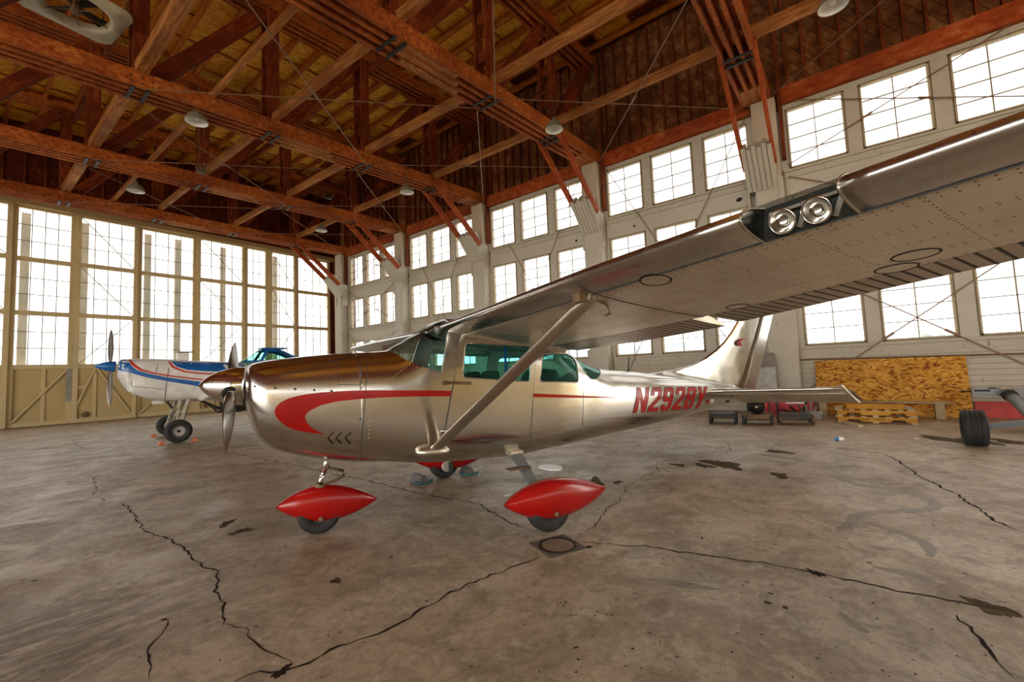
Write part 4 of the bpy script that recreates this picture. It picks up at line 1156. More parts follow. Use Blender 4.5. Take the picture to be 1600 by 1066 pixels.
def wing_part(name, ys, s0, s1, mat, parent, droop=0.0, ns=22, groove=None):
    ss = [s0 + (s1 - s0) * (1 - math.cos(math.pi * i / (2 * ns))) if s0 < .01 else s0 + (s1 - s0) * i / ns for i in range(ns + 1)]
    vs = []; fs = []
    for k_, y in enumerate(ys):
        gr = -groove[k_] if groove else 0.0
        ring = [wing_pt(y, s, True, droop, grow=gr if .02 < (s - s0) / (s1 - s0) < .97 else 0) for s in reversed(ss)] + [wing_pt(y, s, False, droop, grow=gr if .02 < (s - s0) / (s1 - s0) < .97 else 0) for s in (ss[1:] if s0 < .01 else ss)]
        n = len(ring); vs += ring
    for i in range(len(ys) - 1):
        for j in range(n):
            q = (i * n + j, i * n + (j + 1) % n, (i + 1) * n + (j + 1) % n, (i + 1) * n + j)
            fs.append(q if ys[-1] > ys[0] else q[::-1])
    e1, e2 = tuple(range(n)), tuple(range((len(ys) - 1) * n, len(ys) * n))
    fs += [e1[::-1], e2] if ys[-1] > ys[0] else [e1, e2[::-1]]
    o = mesh(name, vs, fs, mat, parent, groove is None, True)
    for p in o.data.polygons[-2:]: p.use_smooth = False
    return o
def lin(a, b, n): return [a + (b - a) * i / n for i in range(n + 1)]
LA, LB = 3.50, 3.83
for sgn in (1, -1):
    w = wing_part('wing', [sgn * y for y in lin(0.02, 5.2, 36) + [5.3, 5.38, 5.44, 5.49, 5.515]], .12, .742, 'alu_dull', plane)
    w['label'] = 'near wing panel with weathered aluminium underside' if sgn > 0 else 'far wing panel behind the cabin'
    spans = [(.02, LA), (LB, 5.515)] if sgn > 0 else [(.02, 5.515)]
    for a, c in spans:
        ysl = lin(a, min(c, 5.2), 16) + ([5.3, 5.38, 5.44, 5.49, 5.515] if c > 5.2 else [])
        o = wing_part('leading_edge', [sgn * y for y in ysl], 0.0, .118, 'alu_brush', plane, ns=14); o['label'] = 'brushed metal leading edge'
    for nm, a, c, dr in (('flap', .56, 2.46, math.radians(2)), ('aileron', 2.54, 5.08, 0.0)):
        ysc, gv = [], []; y = a; pitch = .066
        while y + pitch <= c + 1e-6:
            ysc += [y, y + pitch * .74, y + pitch * .86, y + pitch * .98]; gv += [0, 0, .008, 0]; y += pitch
        ysc.append(min(y, c)); gv.append(0)
        o = wing_part(nm, [sgn * q for q in ysc], .752, .995, 'alu_ctl', plane, dr, 8, gv)
        o.data.materials.append(MAT['groove']); nr = len(o.data.vertices) // len(ysc)   # dark groove faces paint in the shade of the ribs
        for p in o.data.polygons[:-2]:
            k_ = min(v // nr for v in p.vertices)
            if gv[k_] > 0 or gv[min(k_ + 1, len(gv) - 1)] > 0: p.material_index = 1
    wing_part('wing_rear_closeout', [sgn * y for y in (5.10, 5.2, 5.3, 5.38, 5.44, 5.49)], .74, .99, 'alu_dull', plane, 0, 8)
    wing_part('wing_rear_closeout', [sgn * y for y in (.02, .2, .54)], .74, .99, 'alu_dull', plane, 0, 8)
# rivets, access plates and seams on the near underside
def wing_n(y, s): 
    p = wing_pt(y, s, False); a = wing_pt(y, s + .01, False) - p; c = wing_pt(y + .02, s, False) - p; nn = a.cross(c).normalized()
    return p, (nn if nn.z < 0 else -nn)
b = MB()
for s_ in (.135, .16, .30, .32, .45, .58, .60, .725):
    y = .62
    while y < 5.1:
        p, nv = wing_n(y, s_); rivet(b, p, nv, .0045); y += .042
y = .75
while y < 5.1:
    s_ = .14
    while s_ < .73:
        p, nv = wing_n(y, s_); rivet(b, p, nv, .0045); s_ += .026
    y += .36
o = b.obj('wing_rivets', 'brown_iron', plane, False, True); o['kind'] = 'stuff'
def wing_px(px_, py_):
    y = 3.0; s_ = .5; best = None
    for y in np.arange(.7, 4.9, .04):
        for s_ in np.arange(.02, .99, .03):
            p = wing_pt(y, s_, False); W_ = FR.o + FR.X * p.x + FR.Y * p.y + Vector((0, 0, p.z)); q = W_ - EYE; dz = q.dot(FW)
            if dz <= .1: continue
            e = (800 + FPX * q.dot(RT) / dz - px_) ** 2 + (533 - FPX * q.dot(UPV) / dz - py_) ** 2
            if best is None or e < best[0]: best = (e, y, s_)
    return best[1], best[2]
for (px_, py_, r_) in ((1429, 401, .075), (1402, 424, .075), (1159, 478, .06), (997, 430, .075)):
    yy, s_ = wing_px(px_, py_); p, nv = wing_n(yy, min(max(s_, .15), .7))
    MB().lathe([(r_, -.001), (r_ + .006, .004), (r_ + .012, -.001)], p, nv, 28).obj('access_plate_rim', 'iron', plane, True, True)
    MB().lathe([(.001, .0015), (r_, .0015)], p, nv, 28).obj('access_plate', 'alu_dull', plane, False, True)
b = MB()
for y in (2.50,): b.tube([wing_n(y, s)[0] for s in lin(.0, .745, 24)], .004, 5)
b.tube([wing_n(y, .119)[0] for y in lin(.6, 5.1, 30)], .0035, 5)
b.obj('wing_seams', 'cabin_dark', plane, False, True)
# landing lights let into the near leading edge
LZ = lambda y, s, up: wing_pt(y, s, up)
b = MB()
for y in (LA, LB):
    pts = [LZ(y, s, True) for s in reversed(lin(0, .118, 10))] + [LZ(y, s, False) for s in lin(0, .118, 10)[1:]]
    b.add(pts, [tuple(range(len(pts)))])
b.add([LZ(LA, .117, True), LZ(LB, .117, True), LZ(LB, .117, False), LZ(LA, .117, False)], [(0, 1, 2, 3)])
b.obj('light_bay', 'cabin_dark', plane, False, True)
pts = []
ssl = [.118 * (1 - math.cos(math.pi * i / 20)) for i in range(11)]
ringp = lambda y: [LZ(y, s, True) for s in reversed(ssl)] + [LZ(y, s, False) for s in ssl[1:]]
vs = []; fs = []
yl_ = lin(LA + .003, LB - .003, 8)
for y in yl_: vs += ringp(y)
n = len(ringp(LA))
for i in range(8):
    for j in range(n - 1): fs.append((i * n + j, i * n + j + 1, (i + 1) * n + j + 1, (i + 1) * n + j))
mesh('light_cover', vs, fs, 'lens', plane, True, True)
for y in (LA, LB):
    MB().tube([p + Vector((0, 0, 0)) for p in ringp(y)], .006, 5).obj('cover_trim', 'alu_ctl', plane, True, True)
for i, y in enumerate((3.595, 3.715)):
    c = (LZ(y, .085, True) + LZ(y, .085, False)) / 2 - Vector((0, 0, .022)); ax = Vector((.93, 0, -.36)).normalized()
    MB().lathe([(.001, -.040), (.020, -.037), (.036, -.022), (.043, .004), (.046, .012), (.051, .012), (.052, .002)], c, ax, 28).obj('landing_light', 'chrome', plane, True, True)
    MB().lathe([(.001, .016), (.025, .014), (.044, .008)], c + ax * .004, ax, 28).obj('lamp_lens', 'lens', plane, True, True)
    b = MB(); b.bar(c + Vector((-.03, -.06, .05)), c + Vector((-.03, .06, .05)), .02, .012); b.bar(c + Vector((-.035, .045, -.035)), c + Vector((-.035, .075, .04)), .02, .02)
    b.obj('lamp_bracket', 'hub', plane, False, True)

# ---- struts
for sgn in (1, -1):
    pa, pb = Vector((.745, .50 * sgn, .70)), Vector((.40, 2.44 * sgn, 1.865))
    dv = (pb - pa).normalized(); mid = [pa.lerp(pb, t) for t in (0, .06, .5, .93)]
    vs = []; n = 16; cd = Vector((1, 0, .12)); cd = (cd - dv * cd.dot(dv)).normalized(); nd = dv.cross(cd)
    for p, k_ in zip(mid, (1, 1, 1, 1)):
        for j in range(n):
            t = 2 * math.pi * j / n; vs.append(tuple(p + cd * math.cos(t) * .062 * k_ + nd * math.sin(t) * .027 * k_))
    for p, k_ in ((pb + Vector((-.005, 0, -.01)), .8), (pb + Vector((.03, .03 * sgn, .06)), .6)):
        for j in range(n):
            t = 2 * math.pi * j / n; vs.append(tuple(p + cd * math.cos(t) * .05 * k_ + nd * math.sin(t) * .03 * k_))
    fs = [(i * n + j, i * n + (j + 1) % n, (i + 1) * n + (j + 1) % n, (i + 1) * n + j) for i in range(5) for j in range(n)] + [tuple(range(n)), tuple(range(5 * n, 6 * n))]
    mesh('wing_strut', vs, fs, 'alu_ctl', plane, True, True)
    vs = []; n = 20; m_ = 14; fc_ = Vector((pa.x + .01, .475 * sgn, pa.z - .015))
    for i in range(m_ + 1):
        t = -math.cos(math.pi * i / m_); r_ = max(.02, math.sin(math.pi * i / m_))
        for j in range(n):
            a = 2 * math.pi * j / n; vs.append((fc_.x + t * .175, fc_.y + math.cos(a) * .10 * r_, fc_.z + t * .012 + math.sin(a) * .07 * r_))
    fs = [(i * n + j, i * n + (j + 1) % n, (i + 1) * n + (j + 1) % n, (i + 1) * n + j) for i in range(m_) for j in range(n)] + [tuple(range(n)), tuple(range(m_ * n, (m_ + 1) * n))]
    mesh('strut_fairing', vs, fs, 'alu_ctl', plane, True, True)
    b = MB(); b.box(.36, .50, 2.40 * sgn - .035, 2.40 * sgn + .035, 1.83, 1.90); b.tube([(.33, 2.40 * sgn, 1.86), (.24, 2.40 * sgn, 1.82), (.22, 2.40 * sgn, 1.77), (.26, 2.4 * sgn, 1.755)], .01, 6)
    b.obj('strut_bracket', 'brown_iron', plane, False, True)

# ---- landing gear
def pant(name, x0, z0, x1, z1, top, bot, w, yc, mat, parent, peak=.44):
    vs = []; fs = []; n = 28; m_ = 26
    for i in range(m_ + 1):
        u = i / m_; x = x0 + (x1 - x0) * u; zl = z0 + (z1 - z0) * u
        k_ = (u / peak) if u < peak else (1 - u) / (1 - peak); e = max(.012, math.sin(k_ * math.pi / 2) ** .82)
        for j in range(n):
            a = 2 * math.pi * j / n; c_, s_ = math.cos(a), math.sin(a)
            vs.append((x, yc + math.copysign(abs(c_) ** .82, c_) * w * e ** .9, zl + (s_ * (top - (z0 + z1) / 2) if s_ > 0 else s_ * ((z0 + z1) / 2 - bot)) * e))
    fs = [(i * n + j, i * n + (j + 1) % n, (i + 1) * n + (j + 1) % n, (i + 1) * n + j) for i in range(m_) for j in range(n)] + [tuple(range(n)), tuple(range(m_ * n, (m_ + 1) * n))]
    return mesh(name, vs, fs, mat, parent, True, True)
def tyre(b, c, ax, r, w, n=32):
    pr = [(r * .45, -w * .40), (r * .75, -w * .5), (r * .93, -w * .44), (r, -w * .22), (r, w * .22), (r * .93, w * .44), (r * .75, w * .5), (r * .45, w * .40)]
    return b.lathe(pr, c, ax, n, True)
wheels = [(1.70, 0.0, .19, .15), (-.02, 1.235, .205, .17), (-.02, -1.235, .205, .17)]
for i, (x, y, r_, w) in enumerate(wheels):
    tyre(MB(), (x, y, r_), (0, 1, 0), r_, w).obj('tyre', 'rubber', plane, True, True)
    MB().lathe([(.001, -w * .3), (r_ * .5, -w * .36), (r_ * .5, w * .36), (.001, w * .3)], (x, y, r_), (0, 1, 0), 20).obj('wheel_hub', 'grey_dark', plane, False, True)
pant('wheel_fairing', 2.055, .295, 1.17, .215, .425, .095, .115, 0, 'red_paint', plane)
pant('wheel_fairing', .43, .300, -.715, .250, .440, .095, .135, 1.235, 'red_paint', plane)
pant('wheel_fairing', .43, .300, -.715, .250, .440, .095, .135, -1.235, 'red_paint', plane)
for (x, y, z, sg) in ((1.70, .112, .15, 1), (-.03, 1.36, .17, 1)):
    MB().lathe([(.001, .012), (.014, .012), (.02, .004), (.022, -.005)], (x, y, z), (0, 1, 0), 12).obj('axle_cap', 'brown_iron', plane, False, True)
MB().lathe([(.001, .01), (.06, .01), (.075, -.01), (.075, -.03)], (-.02, -1.10, .17), (0, 1, 0), 20).obj('brake_disc', 'hub', plane, False, True)
MB().box(-.09, -.03, -1.13, -1.075, .10, .22).obj('brake_caliper', 'grey_dark', plane, False, True)
b = MB(); b.tube([(1.60, 0, .72), (1.665, 0, .54)], .032, 14); b.tube([(1.655, 0, .56), (1.71, 0, .40)], .023, 14); b.obj('nose_strut', 'chrome', plane, True, True)
b = MB(); b.tube([(1.70, 0, .41), (1.66, 0, .43), (1.54, 0, .46), (1.48, 0, .49), (1.485, 0, .53), (1.62, 0, .58)], .013, 8); b.obj('torque_link', 'brown_iron', plane, True, True)
MB().lathe([(.055, .0), (.06, .03), (.04, .05)], (1.70, 0, .395), (-.3, 0, 1), 16).obj('strut_collar', 'brown_iron', plane, True, True)
for sgn in (1, -1):
    vs, fs = prism([(1.74, .72), (1.70, .675), (1.42, .54), (1.39, .565), (1.36, .67)], lambda p: (p[0], .06 * sgn, p[1]), (0, .012 * sgn, 0))
    mesh('gear_door', vs, fs, 'alu', plane, False, True)
for sgn in (1, -1):                                 # leaf spring legs
    pts = [(-.16, .34, .56), (-.15, .52, .535), (-.10, .72, .46), (-.05, .95, .36), (-.03, 1.13, .30)]; vs = []
    for i, p in enumerate(pts):
        hw = .075 - .007 * i
        for dx, dz in ((-hw, .014), (hw, .014), (hw, -.014), (-hw, -.014)): vs.append((p[0] + dx, p[1] * sgn, p[2] + dz))
    fs = [(4 * i + j, 4 * i + (j + 1) % 4, 4 * i + 4 + (j + 1) % 4, 4 * i + 4 + j) for i in range(4) for j in range(4)] + [(0, 1, 2, 3), (16, 19, 18, 17)]
    mesh('gear_leg', vs, fs, 'grey_paint', plane, False, True)
    MB().box(-.14, .10, .76 * sgn - .05, .76 * sgn + .05, .455, .468).obj('boarding_step', 'brown_iron', plane, False, True)
    MB().box(-.23, -.08, min(.40 * sgn, .52 * sgn), max(.40 * sgn, .52 * sgn), .535, .575).obj('leg_cuff', 'alu_dull', plane, False, True)

# ---- tail
def plate(name, outline, thick, mat, parent, axis, bevel=.5, z=None):
    """lens-shaped tail surface from an outline; outline lists (a, b, c) points"""
    k_ = len(outline); c = sum((Vector(p) for p in outline), Vector()) / k_; ax = Vector(axis)
    inner = [Vector(p).lerp(c, .30) for p in outline]; vs = [Vector(p) for p in outline] + [p + ax * thick for p in inner] + [p - ax * thick for p in inner]
    fs = [(i, (i + 1) % k_, k_ + (i + 1) % k_, k_ + i) for i in range(k_)] + [(i, 2 * k_ + i, 2 * k_ + (i + 1) % k_, (i + 1) % k_) for i in range(k_)] + [tuple(range(k_, 2 * k_)), tuple(range(2 * k_, 3 * k_))[::-1]]
    return mesh(name, vs, fs, mat, parent, False, True)
fin_o = [(-2.75, 0, 1.305), (-3.3, 0, 1.335), (-3.75, 0, 1.40), (-4.115, 0, 1.499), (-4.42, 0, 1.625), (-4.666, 0, 1.762), (-4.88, 0, 1.92), (-5.08, 0, 2.102), (-5.32, 0, 2.38), (-5.60, 0, 2.74), (-5.75, 0, 2.80), (-6.18, 0, 2.78), (-5.857, 0, 2.203), (-5.52, 0, 1.63), (-5.169, 0, 1.027), (-5.0, 0, .93), (-4.0, 0, 1.06)]
# fin: rounded nose section lofted from leading to trailing outline
le = [(-2.75, 1.30), (-3.3, 1.335), (-3.75, 1.40), (-4.115, 1.499), (-4.42, 1.625), (-4.666, 1.762), (-4.88, 1.92), (-5.08, 2.102), (-5.32, 2.38), (-5.58, 2.70), (-5.72, 2.78)]
te = [(-5.10, .95), (-5.12, .97), (-5.14, 1.0), (-5.20, 1.08), (-5.27, 1.20), (-5.37, 1.37), (-5.50, 1.60), (-5.64, 1.83), (-5.80, 2.11), (-6.03, 2.50), (-6.20, 2.78)]
vs, fs = [], []; n = 7
for (a, c) in zip(le, te):
    A, C_ = Vector((a[0], 0, a[1])), Vector((c[0], 0, c[1])); th = min(.055, .02 + .03 * (A - C_).length * .5)
    row = [(0, 0), (.04, .45), (.12, .75), (.3, 1), (.6, .9), (.85, .7), (1, .55)]
    vs += [A.lerp(C_, u) + Vector((0, th * h, 0)) for u, h in row] + [A.lerp(C_, u) - Vector((0, th * h, 0)) for u, h in reversed(row[1:])]
n = 13
fs = [(i * n + j, i * n + (j + 1) % n, (i + 1) * n + (j + 1) % n, (i + 1) * n + j) for i in range(10) for j in range(n)] + [tuple(range(n)), tuple(range(10 * n, 11 * n))[::-1]]
mesh('tail_fin', vs, fs, 'alu', plane, True, True)
hl = [(-5.13, .96), (-5.37, 1.36), (-5.66, 1.83), (-5.90, 2.24), (-6.23, 2.79)]; rl = [(-5.50, .93), (-5.78, 1.40), (-6.02, 1.83), (-6.25, 2.22), (-6.55, 2.76)]
vs = []
for (a, c) in zip(hl, rl):
    A, C_ = Vector((a[0] - .012, 0, a[1])), Vector((c[0], 0, c[1]))
    vs += [A + Vector((0, .034, 0)), C_ + Vector((0, .008, 0)), C_ - Vector((0, .008, 0)), A - Vector((0, .034, 0))]
fs = [(4 * i + j, 4 * i + (j + 1) % 4, 4 * i + 4 + (j + 1) % 4, 4 * i + 4 + j) for i in range(4) for j in range(4)] + [(0, 1, 2, 3), (16, 19, 18, 17)]
mesh('rudder', vs, fs, 'alu', plane, False, True)
# red crescent on the fin
cr = [FR.at(*p, .062) for p in ((1168.5, 528.5), (1162, 528.6), (1156, 530.4), (1152.6, 533), (1151.6, 536.2), (1152.6, 538.6), (1154.8, 540.3), (1161.6, 541.2), (1158.9, 538.2), (1157.6, 535.2), (1158.4, 532.6), (1161, 530.6))]
mesh('fin_crescent', cr, [tuple(range(len(cr)))], 'red_paint', plane, False, True)
# tailplane and elevator
for sgn in (1, -1):
    rows = []
    for u in lin(0, 1, 6):
        y = (.12 + 1.66 * u) * sgn; rows.append((y, -3.90 - .50 * u, .975 + .04 * u, -4.50 - .10 * u, .915 + .05 * u))
    vs = []
    for (y, xl, zl, xh, zh) in rows:
        A, C_ = Vector((xl, y, zl)), Vector((xh, y, zh)); th = .045 - .012 * abs(y) / 1.78
        row = [(0, 0), (.05, .5), (.15, .8), (.4, 1), (.8, .8), (1, .7)]
        vs += [A.lerp(C_, u) + Vector((0, 0, th * h)) for u, h in row] + [A.lerp(C_, u) - Vector((0, 0, th * h)) for u, h in reversed(row[1:])]
    n = 11
    fs = [(i * n + j, i * n + (j + 1) % n, (i + 1) * n + (j + 1) % n, (i + 1) * n + j) for i in range(6) for j in range(n)] + [tuple(range(n)), tuple(range(6 * n, 7 * n))]
    mesh('tailplane', vs, fs, 'alu', plane, True, True)
    vs = []; ys = []; y = .16
    while y < 1.74: ys += [(y, 0), (y + .055, 0), (y + .062, .007), (y + .069, 0)]; y += .075
    ys.append((1.76, 0))
    for (y, g) in ys:
        u = (y - .12) / 1.66; hx, hz = -4.515 - .10 * u, .912 + .05 * u; tx, tz = -4.80 - .14 * u, .735 + .075 * u
        vs += [(hx, y * sgn, hz + .03 - g), (tx, y * sgn, tz + .006), (tx, y * sgn, tz - .006), (hx, y * sgn, hz - .03 + g), (hx * .45 + tx * .55, y * sgn, hz * .45 + tz * .55 - .018 + g)]
    fs = [(5 * i + j, 5 * i + (j + 1) % 5, 5 * i + 5 + (j + 1) % 5, 5 * i + 5 + j) for i in range(len(ys) - 1) for j in range(5)] + [(0, 1, 2, 3, 4), tuple(5 * (len(ys) - 1) + j for j in range(5))[::-1]]
    # order verts so the lower mid point sits between bottom hinge and trailing edge
    vs2 = []
    for i in range(len(ys)): a = vs[5 * i:5 * i + 5]; vs2 += [a[0], a[1], a[2], a[4], a[3]]
    mesh('elevator', vs2, fs, 'alu_ctl', plane, False, True)
    vs, fs = prism([(-4.36, 1.05), (-4.42, 1.06), (-4.62, .93), (-4.90, .80), (-4.84, .79), (-4.58, .93)], lambda p: (p[0], 1.765 * sgn, p[1]), (0, .035 * sgn, 0))
    mesh('elevator_horn', vs, fs, 'alu_ctl', plane, False, True)
MB().tube([(-4.6, 0, .80), (-5.1, 0, .86), (-5.35, 0, .93)], [.10, .07, .02], 14).obj('tail_cone', 'alu', plane, True, True)
MB().tube([FR.at(981, 584, 0), FR.at(983, 558, 0)], [.008, .006], 8).obj('antenna', 'black', plane, False, True)
# ---- cabin
MB().box(-1.05, .85, -.36, .36, .66, .69).obj('cabin_floor', 'cabin_dark', plane, False, True)
b = MB(); b.box(.86, .98, -.36, .36, .9, 1.46); b.obj('instrument_panel', 'black', plane, False, True)
b = MB(); b.box(.82, .99, -.37, .37, 1.46, 1.485); b.obj('glareshield', 'black', plane, False, True)
def seat(x, y, w):
    b = MB(); b.box(x - .22, x + .25, y - w, y + w, .82, .96); b.obj('seat_cushion', 'olive', plane, False, True)
    vs = []; fs = []; n = 16
    prof = [(.98, 1.0), (1.1, 1.02), (1.25, 1.0), (1.36, .92), (1.415, .72), (1.43, .3)]
    for z, k_ in prof:
        for j in range(n):
            a = 2 * math.pi * j / n; c_, s_ = math.cos(a), math.sin(a)
            vs.append((x - .20 - (z - .95) * .22 + math.copysign(abs(c_) ** .6, c_) * .06, y + math.copysign(abs(s_) ** .5, s_) * w * k_, z))
    fs = [(i * n + j, i * n + (j + 1) % n, (i + 1) * n + (j + 1) % n, (i + 1) * n + j) for i in range(5) for j in range(n)] + [tuple(range(n)), tuple(range(5 * n, 6 * n))[::-1]]
    mesh('seat_back', vs, fs, 'olive', plane, True, True)
seat(.28, .23, .19); seat(.28, -.23, .19); seat(-.55, 0, .40)
b = MB(); b.bar((-.18, .30, 1.80), (-.18, .32, 1.15), .045, .004, up=(1, 0, 0)); b.bar((.25, -.35, 1.78), (.34, -.28, 1.32), .045, .004, up=(1, 0, 0)); b.obj('blue_harness', 'blue_strap', plane, False, True)
for y in (.24, -.24):
    b = MB(); b.tube([(.84, y, 1.33), (.66, y, 1.34)], .012, 8); b.tube([(.65, y - .11, 1.40), (.65, y - .10, 1.31), (.65, y, 1.29), (.65, y + .10, 1.31), (.65, y + .11, 1.40)], .013, 8); b.obj('control_yoke', 'black', plane, True, True)
# sun lamp pod behind the windshield
MB().lathe([(.001, -.05), (.035, -.045), (.055, -.01), (.05, .03), (.001, .04)], (.60, .30, 1.86), (1, 0, -.2), 16).obj('cabin_lamp', 'galv', plane, True, True)

# cabin doors laid over the sides, each with the hole of its window
door_o = smooth_poly([FU(*p) for p in ((715, 528), (709, 598), (698, 660), (691, 688), (824, 684), (831, 640), (834, 600), (836, 537))], .03)
for sd in (1, -1):
    dr = FL.decal('cabin_door', [door_o, win_door], 'alu', plane, .004, sd, .05)
    b = MB(); FL.line(b, door_o + [door_o[0]], .003, sd, .002); b.obj('door_gap', 'cabin_dark', plane, True, True).parent = dr
# hang pieces under the part they belong to
def kids(n): return [o for o in plane.children if o.name.split('.')[0] == n]
def sub(names, parent):
    for n in names:
        for o in kids(n): o.parent = parent
wl, wrr = kids('wing')
side_y = lambda o: sum(v.co.y for v in o.data.vertices) / len(o.data.vertices)
for n in ('leading_edge', 'flap', 'aileron', 'wing_rear_closeout', 'wing_rivets', 'wing_seams', 'access_plate', 'access_plate_rim', 'light_bay', 'light_cover', 'cover_trim', 'lamp_bracket', 'landing_light', 'lamp_lens'):
    for o in kids(n): o.parent = wl if side_y(o) > 0 else wrr
sub(('panel_seams', 'rivets', 'red_stripe', 'registration_letter', 'letter_outline', 'round_sticker', 'tail_slot', 'antenna'), fus)
sub(('louvre', 'cowl_fasteners'), cow)
sub(('propeller_blade', 'blade_root_ring', 'spinner_backplate'), kids('spinner')[0])
fin_ = kids('tail_fin')[0]; sub(('rudder', 'fin_crescent'), fin_)
for t_ in kids('tailplane'):
    for n in ('elevator', 'elevator_horn'):
        for o in kids(n):
            if side_y(o) * side_y(t_) > 0: o.parent = t_
for t_ in kids('tyre'):
    c_ = sum((v.co for v in t_.data.vertices), Vector()) / len(t_.data.vertices)
    for o in kids('wheel_hub') + kids('axle_cap') + kids('brake_disc') + kids('brake_caliper'):
        q = sum((v.co for v in o.data.vertices), Vector()) / len(o.data.vertices)
        if (q - c_).length < .3: o.parent = t_
for s_ in kids('wing_strut'):
    for o in kids('strut_fairing') + kids('strut_bracket'):
        if side_y(o) * side_y(s_) > 0: o.parent = s_
ns_ = kids('nose_strut')[0]; sub(('torque_link', 'strut_collar'), ns_)
for s_ in kids('gear_leg'):
    for o in kids('boarding_step') + kids('leg_cuff'):
        if side_y(o) * side_y(s_) > 0: o.parent = s_
dr0 = [o for o in kids('cabin_door') if side_y(o) > 0][0]; sub(('door_handle', 'door_hinge'), dr0)
sub(('glareshield', 'control_yoke'), kids('instrument_panel')[0])

# ------------------------------------------------------------------ white and blue spray plane behind
MAT['bg_white'] = plain('white_aircraft_paint', (.74, .72, .68), .35, 0, .12, 3)
MAT['bg_blue'] = plain('blue_aircraft_paint', (.012, .12, .40), .3, 0, .1, 4)
MAT['bg_red'] = plain('red_pinstripe_paint', (.55, .04, .03), .35)
MAT['bg_glass'] = glass('green_canopy_glass', (.50, .80, .70), .15)
FQ = Frame(171, (3.56, 14.25))
ag = empty('spray_airplane', (3.56, 14.25, 0), math.radians(171), label='white and blue low-wing aeroplane with red pinstripes parked before the doors', cat='airplane')
S2 = [(1.10, 2.06, 1.66, .20, 1.86, 2.2, 2.2), (1.07, 2.10, 1.60, .30, 1.85, 2.3, 2.3), (.98, 2.118, 1.42, .38, 1.82, 2.5, 2.4), (.84, 2.122, 1.25, .43, 1.76, 2.6, 2.5), (.5, 2.12, 1.08, .48, 1.66, 2.7, 2.5), (.2, 2.11, 1.0, .50, 1.6, 2.7, 2.6),
      (-.4, 2.06, .95, .52, 1.52, 2.8, 2.8), (-1.6, 2.0, .92, .50, 1.48, 2.6, 2.8), (-3.0, 1.96, .95, .45, 1.48, 2.4, 2.6), (-4.5, 1.80, 1.08, .28, 1.48, 2.3, 2.4), (-6.3, 1.60, 1.28, .08, 1.45, 2.2, 2.2)]
L2 = Loft(S2); G2 = lambda x, y: FQ.on(L2, x, y, .5)
v, f = L2.mesh(sorted(set(lin(-6.3, .9, 50) + lin(.9, 1.10, 8))), 48); mesh('fuselage', v, f, 'bg_white', ag, True, True)
L2.decal('blue_band', [[G2(*p) for p in ((187, 566), (192, 562), (198, 562.5), (205, 572), (215, 579), (232, 584), (262, 590), (300, 595), (330, 599), (330, 608), (300, 602), (262, 596), (230, 590), (200, 582), (184, 579))]], 'bg_blue', ag, .004, 1, .08)
L2.decal('red_pinstripe', [[G2(*p) for p in ((200, 562), (204, 562), (210, 569), (222, 577), (240, 582), (270, 587), (300, 590.5), (330, 594), (330, 596), (300, 592.6), (268, 589), (238, 584.2), (218, 579), (206, 571))]], 'bg_red', ag, .006, 1, .08)
L2.decal('blue_panel', [[G2(*p) for p in ((267, 565), (300, 566.5), (372, 568), (385, 572), (350, 581), (318, 580), (292, 578), (276, 573))]], 'bg_blue', ag, .004, 1, .08)
L2.decal('red_pinstripe', [[G2(*p) for p in ((262, 565), (265, 565), (272, 573), (290, 580), (318, 583), (345, 584), (345, 586), (316, 585), (288, 582), (269, 575))]], 'bg_red', ag, .006, 1, .08)
b = MB(); L2.line(b, [G2(*p) for p in ((264, 575), (261, 590), (259, 610), (257, 625))], .008, 1, 0); L2.line(b, [G2(*p) for p in ((205, 596), (206, 604), (235, 606), (258, 609))], .006, 1, 0); L2.line(b, [G2(*p) for p in ((247, 568), (243, 583))], .005, 1, 0)
b.obj('panel_seams', 'grey_dark', ag, True, True)
sp = Vector((1.13, 0, 1.93))
MB().lathe([(.001, 0), (.13, 0), (.135, .05), (.12, .15), (.08, .27), (.04, .35), (.001, .40)], sp, (1, 0, .08), 28).obj('spinner', 'bg_blue', ag, True, True)
for d_, Ln in ((Vector((0, .34, -.94)).normalized(), 1.02), (Vector((0, -.34, .94)).normalized(), 1.02)):
    vs = []; n = 8; sd = Vector((1, 0, 0)).cross(d_).normalized()
    for r_, ch, th in ((.08, .03, .03), (.25, .06, .02), (.5, .075, .015), (.8, .06, .01), (.97, .03, .006), (Ln, .006, .004)):
        cd = (Vector((1, 0, 0)) * .75 + sd * .65).normalized(); nd = d_.cross(cd)
        vs += [sp + Vector((.1, 0, 0)) + d_ * r_ + cd * math.cos(6.283 * j / n) * ch + nd * math.sin(6.283 * j / n) * th for j in range(n)]
    mesh('propeller_blade', vs, [(i * n + j, i * n + (j + 1) % n, (i + 1) * n + (j + 1) % n, (i + 1) * n + j) for i in range(5) for j in range(n)], 'blade', ag, True, True)
